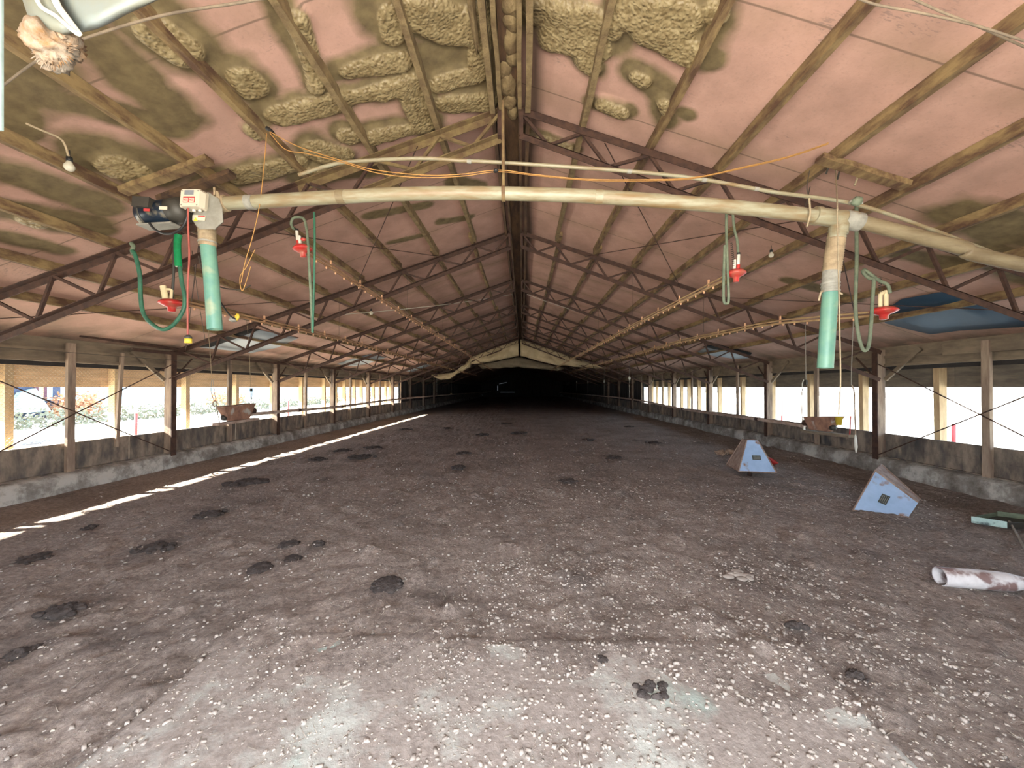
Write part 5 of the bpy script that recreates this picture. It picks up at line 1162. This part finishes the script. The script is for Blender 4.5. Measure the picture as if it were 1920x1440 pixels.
# dung cakes as countable lumps
lab_d = {0: 'round dark manure cake near the middle of the foreground', 1: 'dark manure cake right of centre, mid-floor', 2: 'dark manure cake left of centre, mid-floor', 3: 'wide dark manure patch by the left sun stripe', 4: 'small dark cake behind the mid-floor left cake',
         12: 'flat reddish-dark clod left of centre, farther of a pair', 23: 'pale cracked clod on the right foreground', 24: 'crumbled dark dropping on the concrete apron, right of centre', 26: 'small dark dropping near the centre of the apron edge', 25: 'dark brown clod in the right foreground', 10: 'soft dark dropping left of centre in the foreground', 11: 'soft flat dropping beside the sun-stripe side of the foreground'}
for i, (x, y, r, rp, px, py) in enumerate(dung):
    if i not in lab_d: lab_ = 'small dark manure lump, one of those scattered over the mid-floor litter'
    else: lab_ = lab_d[i]
    zf = .03 if (SLX0 < x < SLX1 and y < SLY) else floor_z(x, y); mb = MB()
    if i not in lab_d or i in (1, 2, 3, 4):
        mb.blob((x, y, zf + .004), (r * .55, r * .6, .022 + r * .10), .45, i, 30, 16, 5.0)
        for k in range(12): a = random.uniform(0, 6.28); q = r * random.uniform(.35, 1.0); w_ = random.uniform(.12, .30) * r; mb.blob((x + q * math.cos(a), y + q * math.sin(a) * .9, zf + .008), (w_, w_ * .8, w_ * .5), .45, k + i, 10, 7)
    elif i in (24, 25):
        for k in range(14): a = random.uniform(0, 6.28); q = random.uniform(0, r * .8); mb.blob((x + q * math.cos(a), y + q * math.sin(a) * .7, zf + .005), (random.uniform(.015, .03), random.uniform(.015, .03), random.uniform(.010, .02)), .4, k, 10, 7)
    elif i == 23:
        for k in range(10): a = random.uniform(0, 6.28); q = random.uniform(0, r * .9); mb.blob((x + q * math.cos(a), y + q * math.sin(a) * .8, zf + .004), (random.uniform(.03, .06), random.uniform(.02, .04), .014), .4, k, 12, 7)
    else:
        mb.blob((x, y, zf - .004), (r, r * 1.05, .022 if r < .3 else .03), .30, i, 40, 18, 5.0)
        if i == 0:
            for k in range(26): a = random.uniform(0, 6.28); q = r * .85 * random.uniform(.5, 1); mb.blob((x + q * math.cos(a), y + q * math.sin(a), zf + .008), (.018, .014, .010), .4, k, 8, 6)
    single('manure_cake', mb, 'dungm' if i != 23 else 'crumb', lab_, 'manure cake', 'manure cakes on the litter' if i in lab_d else 'scattered manure lumps', base=(x, y, zf))

# loose chips and crumbs on the floor (uncountable)
def chips(n, region, smin, smax, seed, flat=.5, power=1.0):
    g = np.random.default_rng(seed); V = np.zeros((n, 8, 3)); 
    x0, x1, y0, y1 = region
    cy_ = y0 + (y1 - y0) * g.random(n) ** power; cx = x0 + (x1 - x0) * g.random(n)
    s = smin + (smax - smin) * g.random(n) ** 3; a = g.random(n) * 6.28
    base = np.array([(-1, -1, -1), (1, -1, -1), (1, 1, -1), (-1, 1, -1), (-1, -1, 1), (1, -1, 1), (1, 1, 1), (-1, 1, 1)], float)
    P_ = base[None] * (1 + (g.random((n, 8, 3)) - .5) * .9); P_[:, 4:, :2] *= .65
    P_ *= s[:, None, None]; P_[:, :, 0] *= (.7 + g.random(n) * 1.0)[:, None]; P_[:, :, 2] *= flat
    ca, sa = np.cos(a)[:, None], np.sin(a)[:, None]; xx = P_[:, :, 0] * ca - P_[:, :, 1] * sa; yy2 = P_[:, :, 0] * sa + P_[:, :, 1] * ca
    ix = np.clip(np.searchsorted(xs, cx), 0, len(xs) - 1); iy = np.clip(np.searchsorted(ys, cy_), 0, len(ys) - 1); zf = Z[iy, ix]
    onsl = (cx > SLX0) & (cx < SLX1) & (cy_ < SLY); zf = np.where(onsl, np.maximum(.034, zf), zf)
    P_[:, :, 0] = xx + cx[:, None]; P_[:, :, 1] = yy2 + cy_[:, None]; P_[:, :, 2] += (zf + s * flat * .3)[:, None]
    F_ = np.array([(0, 3, 2, 1), (4, 5, 6, 7), (0, 1, 5, 4), (1, 2, 6, 5), (2, 3, 7, 6), (3, 0, 4, 7)])
    q = (F_[None] + (np.arange(n) * 8)[:, None, None]).reshape(-1, 4)
    return P_.reshape(-1, 3), q
def stuff(name, sets, material, label, cat):
    V = []; Q = []; o = 0
    for v, q in sets: V.append(v); Q.append(q + o); o += len(v)
    V = np.concatenate(V); Q = np.concatenate(Q); me = bpy.data.meshes.new(name); me.vertices.add(len(V)); me.vertices.foreach_set('co', V.astype(np.float32).ravel())
    me.loops.add(Q.size); me.loops.foreach_set('vertex_index', Q.ravel().astype(np.int32)); me.polygons.add(len(Q)); me.polygons.foreach_set('loop_start', (np.arange(len(Q)) * 4).astype(np.int32)); me.update(calc_edges=True); me.materials.append(M[material])
    o_ = bpy.data.objects.new(name, me); COL.objects.link(o_); o_['kind'] = 'stuff'; tag(o_, label, cat)
stuff('wood_chips', [chips(3600, (-1.8, 2.8, .9, 3.6), .0015, .006, 1, .4), chips(5000, (-4.5, 5, 1.2, 8), .002, .007, 2, .4, 1.4)], 'chips', 'scatter of tiny pale wood chips over litter and apron', 'wood chips')
stuff('litter_crumbs', [chips(9000, (-.4, 2.6, .9, 3.4), .002, .010, 3, .6, 1.3), chips(1500, (-1.6, 0, .9, 2.4), .002, .007, 13, .6), chips(13000, (-5.5, 5.5, 1.2, 6), .0025, .011, 4, .5, 1.3), chips(2500, (-6.2, 6.2, 5, 12), .006, .018, 6, .5)], 'crumb', 'loose grey-brown crumbs of litter scattered over the floor', 'litter crumbs')
def straws(n, region, seed):
    g = np.random.default_rng(seed); V = []; Q = []
    for i in range(n):
        x = g.uniform(region[0], region[1]); y = region[2] + (region[3] - region[2]) * g.random() ** 1.5; L = g.uniform(.02, .06); a = g.uniform(0, 3.14)
        z = .04 if (SLX0 < x < SLX1 and y < SLY) else floor_z(x, y) + .006
        d = np.array([math.cos(a), math.sin(a), g.uniform(-.1, .25)]) * L; nrm = np.array([-math.sin(a), math.cos(a), 0]) * .0012; up = np.array([0, 0, .0015]); c = np.array([x, y, z])
        b = len(V) ; V += [c - nrm, c + nrm, c + d + nrm, c + d - nrm, c - nrm + up, c + nrm + up, c + d + nrm + up, c + d - nrm + up]
        Q += [(b, b + 3, b + 2, b + 1), (b + 4, b + 5, b + 6, b + 7), (b, b + 1, b + 5, b + 4), (b + 2, b + 3, b + 7, b + 6)]
    return np.array(V), np.array(Q)
stuff('straw', [straws(1400, (-4, 5, 1.2, 8), 9)], 'chips', 'fine pale straws lying over the litter', 'straw')

# ================================================================ WHITE SHEETING AT TOP LEFT
t = thing('plastic_sheeting', 'bright white folded plastic sheeting with frayed end at the top left corner', 'plastic sheeting', at_y(150, 60, 1.15))
def slabpoly(pts, y0, th, name, m_):
    n = len(pts); c = (sum(p[0] for p in pts) / n, sum(p[1] for p in pts) / n); mb = MB()
    def rg(s, dy): return [at_y(c[0] + (x - c[0]) * s, c[1] + (y - c[1]) * s, y0 + dy) for x, y in pts]
    rings = [rg(.0, -th * .5), rg(.55, -th * .48), rg(.9, -th * .3), rg(1.0, 0), rg(.97, th * .4), rg(.5, th * .5), rg(0, th * .5)]
    vs = [p for r in rings for p in r]; fs = []
    for i in range(len(rings) - 1):
        for k in range(n): fs.append((i * n + k, i * n + (k + 1) % n, (i + 1) * n + (k + 1) % n, (i + 1) * n + k))
    mb.add(vs, fs, True); return mb.obj(name, m_, t)
slabpoly([(95, -60), (108, 0), (128, 35), (146, 62), (158, 60), (182, 55), (210, 42), (240, 26), (272, 12), (305, -4), (330, -60)], 1.15, .10, 'main_fold', 'sheet')
slabpoly([(35, -60), (42, 0), (52, 30), (64, 50), (90, 60), (120, 66), (142, 62), (118, 30), (100, -10), (92, -60)], 1.10, .07, 'side_fold', 'sheet')
mb = MB(); mb.tube(smooth_path([at_y(x, y, 1.05) for x, y in ((60, -30), (75, 10), (105, 30), (130, 52), (144, 62))], 5), .006, 6); mb.tube(smooth_path([at_y(x, y, 1.08) for x, y in ((92, -30), (108, 10), (128, 38), (146, 62))], 5), .010, 6); mb.obj('hem', 'white', t)
mb = MB(); mb.blob(at_y(92, 82, 1.10), (.055, .05, .045), .5, 11, 36, 24, 3.5); mb.blob(at_y(118, 78, 1.12), (.045, .04, .05), .6, 12, 36, 24, 4); mb.blob(at_y(98, 108, 1.12), (.036, .035, .035), .6, 13, 30, 20, 4); mb.blob(at_y(103, 125, 1.12), (.018, .018, .014), .5, 14, 16, 12, 4)
for k in range(90):
    a = random.uniform(0, 6.28); px_ = 102 + 36 * math.cos(a) * random.uniform(.6, 1); py_ = 92 + 32 * math.sin(a) * random.uniform(.5, 1); L = random.uniform(6, 16)
    dx, dy = (px_ - 100) / 40 * L, (py_ - 85) / 40 * L
    mb.tube([at_y(px_, py_, 1.10), at_y(px_ + dx, py_ + dy, 1.09)], .002, 4, rr=[.003, .0006])
mb.obj('frayed_end', 'fray', t)
mb = MB(); mb.beam(at_y(1, -40, 1.3), at_y(1, 245, 1.3), .016, .006, up=(0, 1, 0)); single('pale_strip', mb, 'paleblue', 'pale vertical strip hanging at the extreme left edge near the ceiling', 'strip')

# ================================================================ OUTSIDE
mb = MB(); gz0 = -.35
for s_ in (-1, 1): mb.box((min(s_ * 6.74, s_ * 260), -90, gz0 - .1), (max(s_ * 6.74, s_ * 260), 300, gz0))
mb.box((-6.74, -90, -.25), (6.74, -1.0, -.03))
struct('ground', mb, 'ground', 'pale sunlit dry ground outside the barn', 'ground')
def barn(x, y0, y1, label, wm, z=1.25):
    s_ = 1 if x > 0 else -1; t = thing('poultry_house', label, 'building', (x, y0, gz0))
    mb = MB(); mb.box((min(x, x + s_ * 12), y0, gz0), (max(x, x + s_ * 12), y1, z)); mb.obj('wall', wm, t)
    mb = MB(); r0 = z - .02; a = x - s_ * .6; b = x + s_ * 6; c = x + s_ * 12.6; vs = [(a, y0 - .5, r0), (b, y0 - .5, r0 + 2.2), (c, y0 - .5, r0)]; vs += [(p[0], y1 + .5, p[2]) for p in vs]
    mb.add(vs, [(0, 1, 2), (5, 4, 3), (0, 3, 4, 1), (1, 4, 5, 2), (2, 5, 3, 0)]); mb.obj('roof', 'nroof', t); return t
barn(-46, 30, 150, 'long low pale blue building seen through the left openings', 'nwall', 1.44)
barn(24, 10.5, 60, 'neighbouring low building with a roof edge seen through the right openings', 'postwhite', 1.15)
# house trailer at left
t = thing('house', 'dark blue-grey house with maroon shutters outside the first left bay', 'house', (-30, 21, gz0))
hx = -28.0
def HP(px_, py_): return at_x(px_, py_, hx)
a = HP(-60, 760); b = HP(113, 760); ztp = HP(60, 729).z
y0h, y1h = a.y, b.y
mb = MB(); mb.box((hx - 6, y0h, gz0), (hx, y1h, 1.9)); mb.obj('wall', 'housewall', t)
for xa, xb, m_ in ((62, 70, 'maroon'), (70, 79, 'stud'), (79, 86, 'maroon'), (86, 96, 'nwall')):
    ya, yb = HP(xa, 740).y, HP(xb, 740).y; mb = MB(); mb.box((hx, ya, HP(70, 750).z), (hx + .08, yb, 1.5)); mb.obj('shutter' if m_ == 'maroon' else 'window', m_, t)
mb = MB(); ya, yb = HP(0, 740).y, HP(58, 740).y; mb.add([(hx + .1, ya, .15), (hx + .1, yb, .2), (hx + .1, yb, 1.45), (hx + .1, ya + .6, 1.2), (hx + 1.2, ya, .1), (hx + 1.2, yb, .15), (hx + .3, yb, 1.45), (hx + .3, ya + .6, 1.2)], [(0, 1, 2, 3), (7, 6, 5, 4), (0, 4, 5, 1), (3, 2, 6, 7), (1, 5, 6, 2), (0, 3, 7, 4)]); mb.obj('awning', 'paleblue', t)
mb = MB(); r0 = 1.9; vs = [(hx + .5, y0h - .3, r0), (hx - 3, y0h - .3, r0 + 1.2), (hx - 6.5, y0h - .3, r0)]; vs += [(p[0], y1h + .3, p[2]) for p in vs]; mb.add(vs, [(0, 1, 2), (5, 4, 3), (0, 3, 4, 1), (1, 4, 5, 2), (2, 5, 3, 0)]); mb.obj('roof', 'nroof', t)
def foliage(n, c, rad, size, m_, name, label, cat, kind=None):
    V = []; Fc = []
    for i in range(n):
        p = Vector(c) + Vector((random.uniform(-1, 1) * rad[0], random.uniform(-1, 1) * rad[1], random.random() * rad[2] * random.uniform(.4, 1)))
        a = Vector((random.uniform(-1, 1), random.uniform(-1, 1), random.uniform(-1, 1))).normalized() * size; b = a.orthogonal().normalized() * size * .5; o = len(V); V += [p - a, p + b, p + a, p - b]; Fc.append((o, o + 1, o + 2, o + 3))
    mb = MB(); mb.add(V, Fc); o = single(name, mb, m_, label, cat, base=(c[0], c[1], gz0))
    if kind: o['kind'] = kind
    return o
def bush(pxa, pxb, pyt, dist, label, m_='bush'):
    a = at_x(pxa, 745, -dist); b = at_x(pxb, 745, -dist); top = at_x((pxa + pxb) / 2, pyt, -dist).z
    foliage(1500, (-dist, (a.y + b.y) / 2, gz0), (.8, abs(b.y - a.y) / 2, top - gz0), .12, m_, 'bush', label, 'bush')
bush(108, 176, 733, 27, 'orange-red bush outside, beside the house in the first left bay'); bush(398, 452, 733, 30, 'orange-red bush outside above the left hopper')
a = foliage(5000, (-22, 30, gz0), (.5, 16, .95), .10, 'weeds', 'roadside_weeds', 'grey-green weeds along a fence outside the left openings', 'weeds', 'stuff')
a = foliage(3500, (-24, 55, gz0), (.6, 14, 1.55), .14, 'stud', 'dry_weeds', 'pale dry tall weeds beyond the farther left openings', 'weeds', 'stuff')
mb = MB(); 
for i in range(40): mb.blob((-random.uniform(12, 16), random.uniform(7, 13), gz0), (random.uniform(.2, .6), random.uniform(.3, .9), random.uniform(.05, .16)), .4, i, 12, 8)
o = single('rubble', mb, 'mulch', 'low heaps of grey rubble on the ground outside the first left bay', 'rubble'); o['kind'] = 'stuff'
for (px_, x, h_, lab, s_) in ((255, -11, 1.0, 'red and white marker post outside the first left bay', -1), (540, -13, 1.0, 'slim marker post outside the third left bay', -1), (1788, 9.5, .95, 'red marker post outside the first right bay', 1), (1466, 10.5, 1.2, 'slim reddish marker post outside the third right bay', 1)):
    p = at_x(px_, 800, x); t = thing('marker_post', lab, 'marker post', (p.x, p.y, gz0), 'marker posts outside')
    mb = MB(); mb.lathe((p.x, p.y, gz0), (0, 0, 1), [(.035, 0), (.035, h_ + .1)], 8); mb.obj('shaft', 'postred', t)
    mb = MB(); mb.lathe((p.x, p.y, gz0 + h_ + .1), (0, 0, 1), [(.045, 0), (.045, .22)], 8); mb.obj('tip', 'postwhite', t)
for o in bpy.data.objects:
    if '_b' in o: del o['_b']
